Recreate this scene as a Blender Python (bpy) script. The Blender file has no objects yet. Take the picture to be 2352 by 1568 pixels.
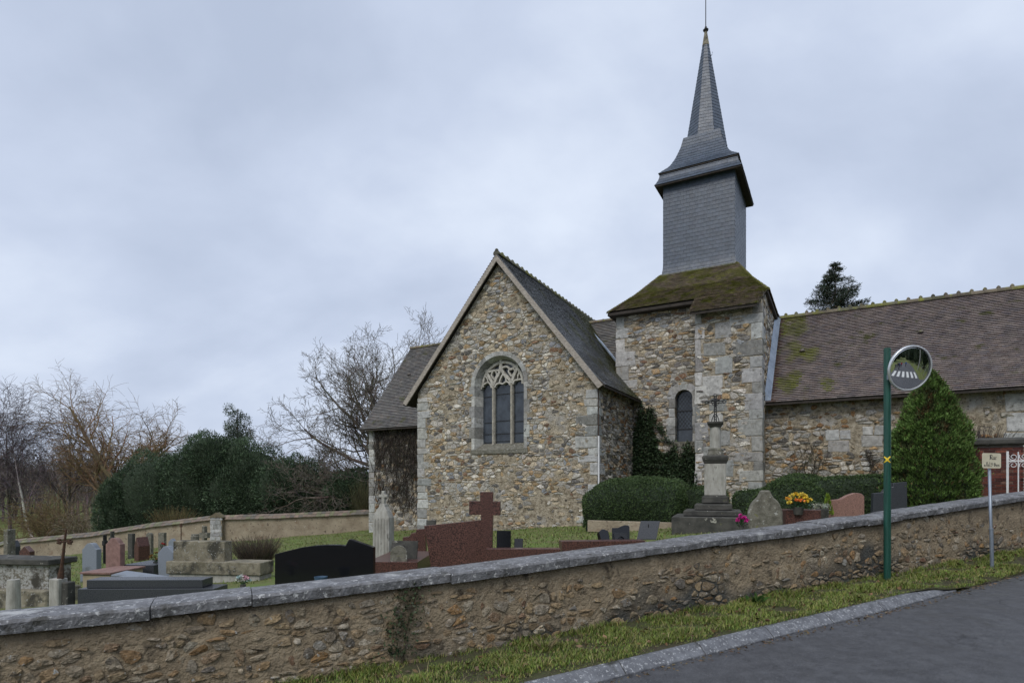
import bpy, bmesh, math, random
import numpy as np
from mathutils import Vector, Matrix
from mathutils.geometry import tessellate_polygon

# ------------------------------------------------------------------ camera, sky, sun, exposure
S = bpy.context.scene
COL = S.collection
EZ = 1.82                                   # eye height above the road under the camera
FPX, CX, HY = 1360.0, 1176.0, 1120.0        # focal length, centre column and horizon row on a 2352 px wide picture
cam_d = bpy.data.cameras.new('camera'); cam = bpy.data.objects.new('camera', cam_d); COL.objects.link(cam)
cam.location = (0, 0, EZ); cam.rotation_euler = (math.radians(90), 0, 0)
cam_d.sensor_width = 36; cam_d.lens = FPX / 2352 * 36; cam_d.shift_y = (HY - 784) / 2352
cam_d.clip_start = 0.05; cam_d.clip_end = 2000
S.camera = cam
W = bpy.data.worlds.new('World'); S.world = W; W.use_nodes = True
wn = W.node_tree.nodes; wl = W.node_tree.links
bg = wn['Background']
SUN_EL, SUN_AZ = math.radians(48), math.radians(205)   # azimuth clockwise from +Y: behind the camera, to its left
sky = wn.new('ShaderNodeTexSky'); sky.sky_type = 'NISHITA'; sky.sun_disc = False
sky.sun_elevation = SUN_EL; sky.sun_rotation = SUN_AZ; sky.dust_density = 3
tc = wn.new('ShaderNodeTexCoord'); sp = wn.new('ShaderNodeSeparateXYZ'); wl.new(tc.outputs['Generated'], sp.inputs[0])
def wmath(op, a, b=None):
    n = wn.new('ShaderNodeMath'); n.operation = op
    for i, x in enumerate((a, b)):
        if x is None: continue
        if isinstance(x, (int, float)): n.inputs[i].default_value = x
        else: wl.new(x, n.inputs[i])
    return n.outputs[0]
zz = wmath('ADD', wmath('MAXIMUM', sp.outputs['Z'], 0.0), 0.55)
cb = wn.new('ShaderNodeCombineXYZ')
wl.new(wmath('DIVIDE', sp.outputs['X'], zz), cb.inputs[0]); wl.new(wmath('DIVIDE', sp.outputs['Y'], zz), cb.inputs[1])
mp = wn.new('ShaderNodeMapping'); mp.inputs['Rotation'].default_value = (0, 0, 0.5); mp.inputs['Scale'].default_value = (1.0, 1.25, 1)
mp.inputs['Location'].default_value = (1.3, 0.35, 0)
wl.new(cb.outputs[0], mp.inputs[0])
nz = wn.new('ShaderNodeTexNoise'); nz.inputs['Scale'].default_value = 1.7; nz.inputs['Detail'].default_value = 7
nz.inputs['Roughness'].default_value = 0.50; nz.inputs['Distortion'].default_value = 0.15; wl.new(mp.outputs[0], nz.inputs['Vector'])
rp = wn.new('ShaderNodeValToRGB'); wl.new(nz.outputs['Fac'], rp.inputs[0])
rp.color_ramp.elements[0].position = 0.34; rp.color_ramp.elements[0].color = (0.44, 0.507, 0.645, 1)
rp.color_ramp.elements[1].position = 0.63; rp.color_ramp.elements[1].color = (0.69, 0.76, 0.885, 1)
e = rp.color_ramp.elements.new(0.48); e.color = (0.535, 0.605, 0.75, 1)
sc10 = wn.new('ShaderNodeVectorMath'); sc10.operation = 'SCALE'; sc10.inputs['Scale'].default_value = 10.0
wl.new(rp.outputs['Color'], sc10.inputs[0])
mxw = wn.new('ShaderNodeMix'); mxw.data_type = 'RGBA'; mxw.inputs['Factor'].default_value = 0.94
wl.new(sky.outputs[0], mxw.inputs[6]); wl.new(sc10.outputs[0], mxw.inputs[7])
wl.new(mxw.outputs[2], bg.inputs['Color']); bg.inputs['Strength'].default_value = 0.1
sun_d = bpy.data.lights.new('sun', 'SUN'); sun_d.energy = 1.5; sun_d.angle = math.radians(30); sun_d.color = (1.0, 0.96, 0.9)
sun = bpy.data.objects.new('sun', sun_d); COL.objects.link(sun)
sun.rotation_euler = (math.radians(90) - SUN_EL, 0, -SUN_AZ + math.pi); sun.location = (-10, -20, 30)
S.view_settings.view_transform = 'Standard'; S.view_settings.look = 'None'
S.view_settings.exposure = 0.2; S.view_settings.gamma = 1.0; S.view_settings.use_curve_mapping = False
S.render.engine = 'CYCLES'; S.cycles.max_bounces = 6

# ------------------------------------------------------------------ materials
MATS = {}
def M(name, c1, c2=None, scale=4.0, rough=0.8, bump=0.0, bscale=30.0, attr=False, spots=(), metal=0.0, spec=0.4, detail=5.0, lo=0.35, hi=0.65, bdist=0.02, rvar=0.0, stretch=None):
    """Procedural surface: two-tone noise (times the piece's own colour when attr), then patches of other colours with a shape of their own."""
    if name in MATS: return MATS[name]
    m = bpy.data.materials.new(name); m.use_nodes = True; MATS[name] = m
    n = m.node_tree.nodes; l = m.node_tree.links; b = n['Principled BSDF']
    geo = n.new('ShaderNodeNewGeometry'); vec = geo.outputs['Position']
    if stretch:
        mpn = n.new('ShaderNodeMapping'); mpn.inputs['Scale'].default_value = stretch; l.new(vec, mpn.inputs[0]); vec = mpn.outputs[0]
    def noise(s, d=detail, dist=0.0, rg=0.6):
        t = n.new('ShaderNodeTexNoise'); t.inputs['Scale'].default_value = s; t.inputs['Detail'].default_value = d
        t.inputs['Roughness'].default_value = rg; t.inputs['Distortion'].default_value = dist; l.new(vec, t.inputs['Vector']); return t.outputs['Fac']
    def ramp(fac, a, z):
        r = n.new('ShaderNodeMapRange'); r.inputs[1].default_value = a; r.inputs[2].default_value = z; l.new(fac, r.inputs[0]); return r.outputs[0]
    def mix(fac, a, c, mode='MIX'):
        x = n.new('ShaderNodeMix'); x.data_type = 'RGBA'; x.blend_type = mode
        if isinstance(fac, float): x.inputs['Factor'].default_value = fac
        else: l.new(fac, x.inputs['Factor'])
        for i, q in ((6, a), (7, c)):
            if isinstance(q, tuple): x.inputs[i].default_value = (*q, 1)
            else: l.new(q, x.inputs[i])
        return x.outputs[2]
    c2 = c2 or tuple(x * 0.6 for x in c1)
    col = mix(ramp(noise(scale), lo, hi), c2, c1)
    if attr:
        at = n.new('ShaderNodeAttribute'); at.attribute_name = 'Col'
        col = mix(1.0, at.outputs['Color'], col, 'MULTIPLY')
    for (sc_, s_, a_, z_) in spots:
        col = mix(ramp(noise(s_, 6.0, 0.3), a_, z_), col, sc_)
    l.new(col, b.inputs['Base Color'])
    if rvar:
        mr = n.new('ShaderNodeMapRange'); mr.inputs[1].default_value = 0.3; mr.inputs[2].default_value = 0.7
        mr.inputs[3].default_value = max(0.02, rough - rvar); mr.inputs[4].default_value = min(1, rough + rvar)
        l.new(noise(scale * 0.7), mr.inputs[0]); l.new(mr.outputs[0], b.inputs['Roughness'])
    else: b.inputs['Roughness'].default_value = rough
    b.inputs['Metallic'].default_value = metal; b.inputs['Specular IOR Level'].default_value = spec
    if bump:
        bp = n.new('ShaderNodeBump'); bp.inputs['Strength'].default_value = bump; bp.inputs['Distance'].default_value = bdist
        l.new(noise(bscale, 6.0), bp.inputs['Height']); l.new(bp.outputs[0], b.inputs['Normal'])
    return m
W1 = (1.0, 1.0, 1.0)
m_stone = M('rubble_stone', (1.45, 1.45, 1.45), (0.55, 0.53, 0.50), 22, 0.85, 1.0, 45, True, spots=[((0.50, 0.495, 0.47), 16, 0.60, 0.70), ((0.09, 0.082, 0.068), 13, 0.65, 0.74)], bdist=0.03)
m_wallstone = M('boundary_wall_stone', (1.35, 1.32, 1.28), (0.55, 0.53, 0.48), 30, 0.85, 1.0, 60, True, spots=[((0.42, 0.42, 0.40), 24, 0.61, 0.68), ((0.20, 0.145, 0.088), 14, 0.58, 0.66), ((0.05, 0.045, 0.038), 5, 0.62, 0.72)], bdist=0.02)
m_quoin = M('dressed_limestone', (1.08, 1.08, 1.08), (0.66, 0.66, 0.66), 8, 0.88, 0.7, 40, True, spots=[((0.13, 0.12, 0.10), 9, 0.58, 0.72), ((0.24, 0.20, 0.14), 5, 0.62, 0.74), ((0.52, 0.52, 0.51), 22, 0.62, 0.70)])
m_mortar = M('lime_mortar', (0.46, 0.40, 0.305), (0.19, 0.155, 0.105), 7, 0.95, 1.0, 24, spots=[((0.38, 0.365, 0.34), 1.3, 0.54, 0.70), ((0.07, 0.058, 0.042), 11, 0.56, 0.68)], bdist=0.05)
m_mortar_w = M('earth_mortar', (0.30, 0.215, 0.125), (0.185, 0.13, 0.076), 3.0, 0.95, 0.9, 22, spots=[((0.075, 0.06, 0.042), 2.0, 0.56, 0.68), ((0.34, 0.32, 0.28), 3.5, 0.66, 0.74)], bdist=0.05)
m_coping = M('coping_concrete', (0.215, 0.217, 0.228), (0.095, 0.095, 0.098), 9, 0.55, 0.9, 40, spots=[((0.46, 0.465, 0.46), 26, 0.58, 0.64), ((0.42, 0.425, 0.42), 3.0, 0.62, 0.72), ((0.055, 0.053, 0.047), 4.5, 0.56, 0.68), ((0.28, 0.25, 0.06), 5.5, 0.74, 0.78)], rvar=0.15)
m_kerb = M('kerb_concrete', (0.17, 0.178, 0.195), (0.09, 0.094, 0.105), 9, 0.5, 0.5, 60, spots=[((0.38, 0.39, 0.40), 34, 0.56, 0.64), ((0.05, 0.05, 0.045), 4, 0.62, 0.72)], rvar=0.15)
m_tile = M('clay_tile', (1.12, 1.1, 1.1), (0.66, 0.66, 0.70), 3.0, 0.5, 0.3, 60, True, spots=[((0.085, 0.085, 0.025), 1.6, 0.60, 0.69), ((0.055, 0.05, 0.05), 2.6, 0.62, 0.74)], rvar=0.12)
m_tile_moss = M('clay_tile_mossy', (1.1, 1.1, 1.05), (0.66, 0.66, 0.66), 3.0, 0.65, 0.5, 50, True, spots=[((0.145, 0.145, 0.03), 1.5, 0.49, 0.60), ((0.21, 0.215, 0.035), 5.0, 0.57, 0.66), ((0.06, 0.058, 0.04), 3.0, 0.62, 0.74)])
m_tile_wet = M('clay_tile_wet', (1.1, 1.1, 1.1), (0.7, 0.7, 0.72), 3.0, 0.24, 0.15, 60, True, spots=[((0.10, 0.10, 0.03), 1.0, 0.60, 0.70)], rvar=0.08, spec=0.8)
m_slate = M('roofing_slate', (1.1, 1.1, 1.12), (0.78, 0.78, 0.8), 5, 0.40, 0.25, 50, True, spots=[((0.10, 0.105, 0.10), 3.0, 0.66, 0.78)], rvar=0.08, spec=0.5)
m_wood = M('weathered_oak', (0.42, 0.375, 0.325), (0.24, 0.21, 0.18), 9, 0.85, 0.5, 40, stretch=(1, 1, 3))
m_under = M('dark_timber', (0.055, 0.045, 0.038), (0.03, 0.026, 0.022), 6, 0.9, 0.3, 40)
m_glass = M('leaded_glass', (0.045, 0.056, 0.070), (0.018, 0.023, 0.03), 3.0, 0.16, 0.1, 3, spec=0.6, bdist=0.02)
m_lead = M('lead_came', (0.03, 0.032, 0.035), None, 8, 0.6, metal=0.3)
m_zinc = M('zinc_flashing', (0.38, 0.44, 0.52), (0.26, 0.31, 0.38), 3, 0.42, metal=0.55, rvar=0.1)
m_asphalt = M('asphalt', (0.108, 0.111, 0.120), (0.064, 0.066, 0.073), 7.0, 0.42, 1.0, 110, spots=[((0.21, 0.21, 0.22), 70, 0.58, 0.66), ((0.045, 0.045, 0.05), 45, 0.60, 0.68), ((0.075, 0.076, 0.082), 0.8, 0.52, 0.72)], rvar=0.14, bdist=0.02)
nt_ = m_asphalt.node_tree; n_ = nt_.nodes; l_ = nt_.links; bs = n_['Principled BSDF']; src = bs.inputs['Base Color'].links[0].from_socket
ge = n_.new('ShaderNodeNewGeometry'); wv = n_.new('ShaderNodeTexNoise'); wv.inputs['Scale'].default_value = 3.0; wv.inputs['Detail'].default_value = 6; l_.new(ge.outputs['Position'], wv.inputs['Vector'])
ad = n_.new('ShaderNodeVectorMath'); ad.operation = 'MULTIPLY_ADD'; ad.inputs[1].default_value = (.5, .5, .5); l_.new(wv.outputs['Color'], ad.inputs[0]); l_.new(ge.outputs['Position'], ad.inputs[2])
vo = n_.new('ShaderNodeTexVoronoi'); vo.feature = 'DISTANCE_TO_EDGE'; vo.inputs['Scale'].default_value = 1.6; l_.new(ad.outputs[0], vo.inputs['Vector'])
r1_ = n_.new('ShaderNodeMapRange'); r1_.inputs[1].default_value = .004; r1_.inputs[2].default_value = .016; r1_.inputs[3].default_value = 1; r1_.inputs[4].default_value = 0; l_.new(vo.outputs['Distance'], r1_.inputs[0])
mk = n_.new('ShaderNodeTexNoise'); mk.inputs['Scale'].default_value = .9; mk.inputs['Detail'].default_value = 4; l_.new(ge.outputs['Position'], mk.inputs['Vector'])
r2_ = n_.new('ShaderNodeMapRange'); r2_.inputs[1].default_value = .56; r2_.inputs[2].default_value = .68; l_.new(mk.outputs['Fac'], r2_.inputs[0])
mu = n_.new('ShaderNodeMath'); mu.operation = 'MULTIPLY'; l_.new(r1_.outputs[0], mu.inputs[0]); l_.new(r2_.outputs[0], mu.inputs[1])
mxa = n_.new('ShaderNodeMix'); mxa.data_type = 'RGBA'; l_.new(mu.outputs[0], mxa.inputs['Factor']); l_.new(src, mxa.inputs[6]); mxa.inputs[7].default_value = (.018, .018, .02, 1); l_.new(mxa.outputs[2], bs.inputs['Base Color'])
m_paint = M('road_paint', (0.72, 0.72, 0.68), (0.45, 0.45, 0.43), 12, 0.7, 0.3, 90)
m_soil = M('grassy_soil', (0.070, 0.078, 0.028), (0.060, 0.048, 0.030), 5, 0.95, 0.9, 40, spots=[((0.075, 0.105, 0.024), 3, 0.54, 0.66), ((0.12, 0.095, 0.06), 9, 0.64, 0.72)], bdist=0.04)
m_yard = M('churchyard_turf', (0.115, 0.165, 0.034), (0.13, 0.125, 0.048), 1.2, 0.95, 0.8, 40, spots=[((0.13, 0.115, 0.05), 1.7, 0.58, 0.70), ((0.05, 0.085, 0.015), 6, 0.58, 0.68)], bdist=0.03)
m_leaf = M('foliage', W1, (0.7, 0.7, 0.7), 1.5, 0.6, attr=True, spec=0.3)
m_bark = M('bark', W1, (0.6, 0.6, 0.6), 6, 0.9, 0.5, 40, attr=True)
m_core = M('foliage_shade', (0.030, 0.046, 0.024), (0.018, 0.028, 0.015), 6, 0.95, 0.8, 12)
m_black = M('polished_black_granite', (0.010, 0.011, 0.013), (0.006, 0.006, 0.008), 160, 0.13, spec=0.45)
m_dark = M('dark_grey_granite', (0.058, 0.063, 0.072), (0.030, 0.033, 0.039), 140, 0.30, spec=0.45, rvar=0.08)
m_grey = M('grey_granite', (0.24, 0.27, 0.31), (0.15, 0.17, 0.20), 150, 0.45, spots=[((0.09, 0.10, 0.10), 2.5, 0.60, 0.75)])
m_red = M('red_granite', (0.140, 0.066, 0.054), (0.026, 0.015, 0.014), 60, 0.32, lo=0.42, hi=0.58)
m_pink = M('pink_sandstone', (0.27, 0.165, 0.14), (0.18, 0.105, 0.09), 9, 0.75, 0.2, 80, spots=[((0.14, 0.09, 0.07), 4, 0.60, 0.76)])
m_pinkgr = M('pink_granite', (0.33, 0.19, 0.15), (0.16, 0.09, 0.075), 85, 0.5, lo=0.42, hi=0.58, spots=[((0.12, 0.11, 0.08), 4, 0.64, 0.76)])
m_conc = M('mossy_concrete', (0.30, 0.27, 0.20), (0.14, 0.125, 0.085), 5, 0.95, 0.9, 55, spots=[((0.055, 0.052, 0.04), 3.2, 0.50, 0.62), ((0.34, 0.34, 0.32), 26, 0.60, 0.66)])
m_pebble = M('pebble_dash', (0.36, 0.36, 0.34), (0.14, 0.125, 0.095), 24, 0.9, 0.9, 45, lo=0.4, hi=0.55, spots=[((0.05, 0.045, 0.035), 2.6, 0.55, 0.66)])
m_lime = M('old_limestone', (0.42, 0.41, 0.37), (0.26, 0.25, 0.22), 5, 0.9, 0.5, 50, spots=[((0.08, 0.078, 0.065), 5, 0.60, 0.72)], stretch=(2, 2, 0.7))
m_limedark = M('blackened_limestone', (0.085, 0.082, 0.072), (0.04, 0.04, 0.036), 5, 0.9, 0.6, 40, spots=[((0.36, 0.35, 0.30), 7, 0.64, 0.70), ((0.14, 0.14, 0.06), 4, 0.66, 0.76)])
m_lichen = M('lichened_stone', (0.20, 0.19, 0.155), (0.10, 0.095, 0.075), 10, 0.95, 0.9, 40, spots=[((0.38, 0.38, 0.35), 15, 0.60, 0.66), ((0.17, 0.17, 0.07), 8, 0.62, 0.72)])
m_rend = M('old_wall_render', (0.35, 0.295, 0.215), (0.235, 0.19, 0.135), 1.3, 0.95, 0.7, 14, spots=[((0.12, 0.095, 0.07), 7, 0.60, 0.66), ((0.20, 0.135, 0.09), 1.6, 0.58, 0.72), ((0.48, 0.44, 0.37), 9, 0.64, 0.70)], bdist=0.05)
m_iron = M('rusty_iron', (0.085, 0.042, 0.024), (0.04, 0.022, 0.015), 30, 0.85, 0.3, 60)
m_blackiron = M('black_iron', (0.02, 0.02, 0.022), (0.012, 0.012, 0.013), 20, 0.6)
m_green = M('green_paint', (0.018, 0.088, 0.064), (0.010, 0.046, 0.034), 14, 0.38, 0.1, 30, stretch=(3, 3, 0.25), lo=0.3, hi=0.7)
m_galv = M('galvanised_steel', (0.30, 0.34, 0.39), (0.20, 0.235, 0.28), 9, 0.42, metal=0.5, stretch=(2, 2, 0.4))
m_chrome = M('mirror_silver', (0.86, 0.88, 0.90), (0.86, 0.88, 0.90), 1, 0.015, metal=1.0)
m_rim = M('mirror_rim', (0.70, 0.72, 0.74), (0.62, 0.64, 0.66), 5, 0.3, metal=0.6)
m_yellow = M('yellow_paint', (0.78, 0.56, 0.03), (0.70, 0.48, 0.02), 20, 0.5)
m_enamel = M('cream_enamel', (0.66, 0.62, 0.47), (0.58, 0.54, 0.40), 8, 0.35, spots=[((0.45, 0.40, 0.28), 14, 0.70, 0.78)])
m_ink = M('dark_lettering', (0.035, 0.040, 0.05), None, 5, 0.5)
m_white = M('white_paint', (0.74, 0.74, 0.74), (0.62, 0.62, 0.63), 9, 0.45)
m_brick = M('red_brick', W1, (0.7, 0.68, 0.68), 18, 0.85, 0.4, 60, True)
m_bmort = M('brick_mortar', (0.25, 0.215, 0.19), (0.15, 0.13, 0.115), 9, 0.95, 0.4, 40)
m_plain = M('coloured_matt', W1, (0.85, 0.85, 0.85), 20, 0.6, attr=True)
m_cloth = M('cloth', W1, (0.8, 0.8, 0.8), 30, 0.9, attr=True)
m_water = M('wet_plastic', (0.06, 0.11, 0.17), (0.04, 0.08, 0.13), 10, 0.4)

# ------------------------------------------------------------------ building helpers
from mathutils import noise as mnoise
def nz3(x, y, z=0.0): return mnoise.noise(Vector((x, y, z)))
RNG = np.random.default_rng(7); random.seed(7)
def link(o, parent=None):
    COL.objects.link(o)
    if parent is not None: o.parent = parent
    return o
def tag(o, label=None, cat=None, group=None, kind=None):
    if label: o['label'] = label
    if cat: o['category'] = cat
    if group: o['group'] = group
    if kind: o['kind'] = kind
    return o
def mesh_np(name, V, T, C, mat, parent=None, smooth=False, loc=None):
    """V (n,3), T (m,k) all faces with k corners, C (n,3) colours or None"""
    V = np.asarray(V, np.float32); T = np.asarray(T, np.int32); m, k = T.shape
    me = bpy.data.meshes.new(name)
    me.vertices.add(len(V)); me.vertices.foreach_set('co', V.ravel())
    me.loops.add(m * k); me.loops.foreach_set('vertex_index', T.ravel())
    me.polygons.add(m); me.polygons.foreach_set('loop_start', np.arange(0, m * k, k, dtype=np.int32)); me.polygons.foreach_set('loop_total', np.full(m, k, np.int32))
    if smooth: me.polygons.foreach_set('use_smooth', np.ones(m, bool))
    me.update(calc_edges=True)
    if C is not None:
        a = me.color_attributes.new('Col', 'FLOAT_COLOR', 'POINT')
        a.data.foreach_set('color', np.concatenate([np.asarray(C, np.float32), np.ones((len(V), 1), np.float32)], 1).ravel())
    me.materials.append(mat)
    o = bpy.data.objects.new(name, me); link(o, parent)
    if loc is not None: o.location = loc
    return o
class MB:
    """collects shapes; build() links them as one mesh object"""
    def __init__(s): s.V = []; s.F = []; s.C = []
    def add(s, V, F, c=(1, 1, 1)):
        b = len(s.V); s.V += [tuple(v) for v in V]; s.F += [tuple(i + b for i in f) for f in F]; s.C += [c] * len(V); return s
    def box(s, x0, x1, y0, y1, z0, z1, c=(1, 1, 1)):
        return s.add([(x0, y0, z0), (x1, y0, z0), (x1, y1, z0), (x0, y1, z0), (x0, y0, z1), (x1, y0, z1), (x1, y1, z1), (x0, y1, z1)],
                     [(0, 3, 2, 1), (4, 5, 6, 7), (0, 1, 5, 4), (1, 2, 6, 5), (2, 3, 7, 6), (3, 0, 4, 7)], c)
    def prism(s, pts, y0, y1, c=(1, 1, 1)):
        """outline pts (x,z) counter-clockwise seen from -y, thickness y0..y1"""
        n = len(pts)
        V = [(x, y0, z) for x, z in pts] + [(x, y1, z) for x, z in pts]
        return s.add(V, [tuple(range(n)), tuple(range(2 * n - 1, n - 1, -1))] + [(i, i + n, (i + 1) % n + n, (i + 1) % n) for i in range(n)], c)
    def loft(s, rings, c=(1, 1, 1), cap=True):
        n = len(rings[0]); V = [p for r in rings for p in r]; F = []
        for k in range(len(rings) - 1):
            for i in range(n): F.append((k * n + i, k * n + (i + 1) % n, (k + 1) * n + (i + 1) % n, (k + 1) * n + i))
        if cap: F += [tuple(range(n - 1, -1, -1)), tuple(range((len(rings) - 1) * n, len(rings) * n))]
        return s.add(V, F, c)
    def lathe(s, prof, n=16, cx=0, cy=0, c=(1, 1, 1)):
        return s.loft([[(cx + r * math.cos(6.28319 * i / n), cy + r * math.sin(6.28319 * i / n), z) for i in range(n)] for r, z in prof], c)
    def tube(s, path, r, n=8, c=(1, 1, 1)):
        rings = []; P_ = [Vector(p) for p in path]; rr = r if isinstance(r, (list, tuple)) else [r] * len(P_)
        up = Vector((0, 0, 1))
        for i, p in enumerate(P_):
            d = (P_[min(i + 1, len(P_) - 1)] - P_[max(i - 1, 0)]).normalized()
            a = d.cross(up if abs(d.z) < 0.9 else Vector((1, 0, 0))).normalized(); b = d.cross(a)
            rings.append([tuple(p + (a * math.cos(6.28319 * k / n) + b * math.sin(6.28319 * k / n)) * rr[i]) for k in range(n)])
        return s.loft(rings, c)
    def bar(s, path, w, d0, d1, c=(1, 1, 1)):
        """flat bar following (x,z) path, width w (number or list), thickness in y d0..d1"""
        P_ = np.array(path, float); n = len(P_); ww = w if isinstance(w, (list, tuple)) else [w] * n
        rings = []
        for i in range(n):
            t = P_[min(i + 1, n - 1)] - P_[max(i - 1, 0)]; t /= max(1e-9, np.hypot(*t)); q = np.array((-t[1], t[0])) * ww[i] / 2
            a, b = P_[i] + q, P_[i] - q
            rings.append([(b[0], d0, b[1]), (a[0], d0, a[1]), (a[0], d1, a[1]), (b[0], d1, b[1])])
        return s.loft(rings, c)
    def build(s, name, mat, parent=None, off=(0, 0, 0), smooth=False, bevel=0.0, loc=None, seg=1):
        me = bpy.data.meshes.new(name)
        me.from_pydata([(x - off[0], y - off[1], z - off[2]) for x, y, z in s.V], [], s.F)
        a = me.color_attributes.new('Col', 'FLOAT_COLOR', 'POINT')
        a.data.foreach_set('color', np.array([(*c, 1) for c in s.C], np.float32).ravel())
        bm = bmesh.new(); bm.from_mesh(me); bmesh.ops.recalc_face_normals(bm, faces=bm.faces[:])
        if bevel: bmesh.ops.bevel(bm, geom=[e for e in bm.edges if e.is_manifold and e.calc_face_angle(0) > 0.4], offset=bevel, segments=seg, affect='EDGES', profile=0.5, clamp_overlap=True)
        bm.to_mesh(me); bm.free()
        if smooth: me.polygons.foreach_set('use_smooth', [True] * len(me.polygons))
        me.materials.append(mat)
        o = bpy.data.objects.new(name, me); link(o, parent)
        if loc is not None: o.location = loc
        return o
def thing(name, label, cat, loc, rz=0.0, group=None):
    o = bpy.data.objects.new(name, None); o.empty_display_size = 0.2; link(o)
    o.location = loc; o.rotation_euler = (0, 0, rz)
    return tag(o, label, cat, group)
def P(px, py, d):                                            # a spot of the picture at distance d, as a place in the world
    return np.array(((px - CX) / FPX * d, d, EZ + (HY - py) / FPX * d))
def emit(parent, name, pieces, mat, n_ind, tow, off=(0, 0, 0), stuff=None):
    """pieces: (V, F, colour); the n_ind that show largest become objects, the rest one mesh of kind stuff"""
    off = np.array(off, float); sc = []
    for V, F, c in pieces:
        a = np.array(V, float); w = tow(a.mean(0)); e_ = a.max(0) - a.min(0)
        sc.append(np.prod(np.sort(e_)[1:]) / (w[0] ** 2 + w[1] ** 2))
    order = np.argsort(-np.array(sc)) if len(sc) else []
    for i in order[:n_ind]:
        V, F, c = pieces[i]; a = np.array(V, float) - off; ctr = a.mean(0)
        me = bpy.data.meshes.new(name); me.from_pydata((a - ctr).tolist(), [], F)
        ca = me.color_attributes.new('Col', 'FLOAT_COLOR', 'POINT'); ca.data.foreach_set('color', np.tile(np.array((*c, 1), np.float32), len(a)))
        me.materials.append(mat); o = bpy.data.objects.new(name, me); link(o, parent); o.location = ctr
    rest = order[n_ind:]
    if len(rest):
        VV = []; FF = []; CC = []; b = 0
        for i in rest:
            V, F, c = pieces[i]; VV.append(np.array(V, float) - off); FF += [tuple(q + b for q in f) for f in F]; CC.append(np.tile((*c, 1), (len(V), 1))); b += len(V)
        me = bpy.data.meshes.new(stuff or name); me.from_pydata(np.concatenate(VV).tolist(), [], FF)
        ca = me.color_attributes.new('Col', 'FLOAT_COLOR', 'POINT'); ca.data.foreach_set('color', np.concatenate(CC).astype(np.float32).ravel())
        me.materials.append(mat); o = bpy.data.objects.new(stuff or name, me); link(o, parent); o['kind'] = 'stuff'
def clip(poly, nx, ny, d):                                   # keep nx*x+ny*y <= d
    out = []; n = len(poly)
    for i in range(n):
        p, q = poly[i], poly[(i + 1) % n]; a = nx * p[0] + ny * p[1] - d; b = nx * q[0] + ny * q[1] - d
        if a <= 0: out.append(p)
        if (a < 0 < b) or (b < 0 < a):
            t = a / (a - b); out.append((p[0] + (q[0] - p[0]) * t, p[1] + (q[1] - p[1]) * t))
    return out
def inside(p, poly):
    c = False; n = len(poly)
    for i in range(n):
        (x1, y1), (x2, y2) = poly[i], poly[(i + 1) % n]
        if (y1 > p[1]) != (y2 > p[1]) and p[0] < (x2 - x1) * (p[1] - y1) / (y2 - y1) + x1: c = not c
    return c
def pick(pal, v=0.35):
    r = random.random() * sum(w for w, _ in pal)
    for w, c in pal:
        r -= w
        if r <= 0: break
    k = random.uniform(1 - v, 1 + v); return tuple(x * k * random.uniform(0.985, 1.015) for x in c)
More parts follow.
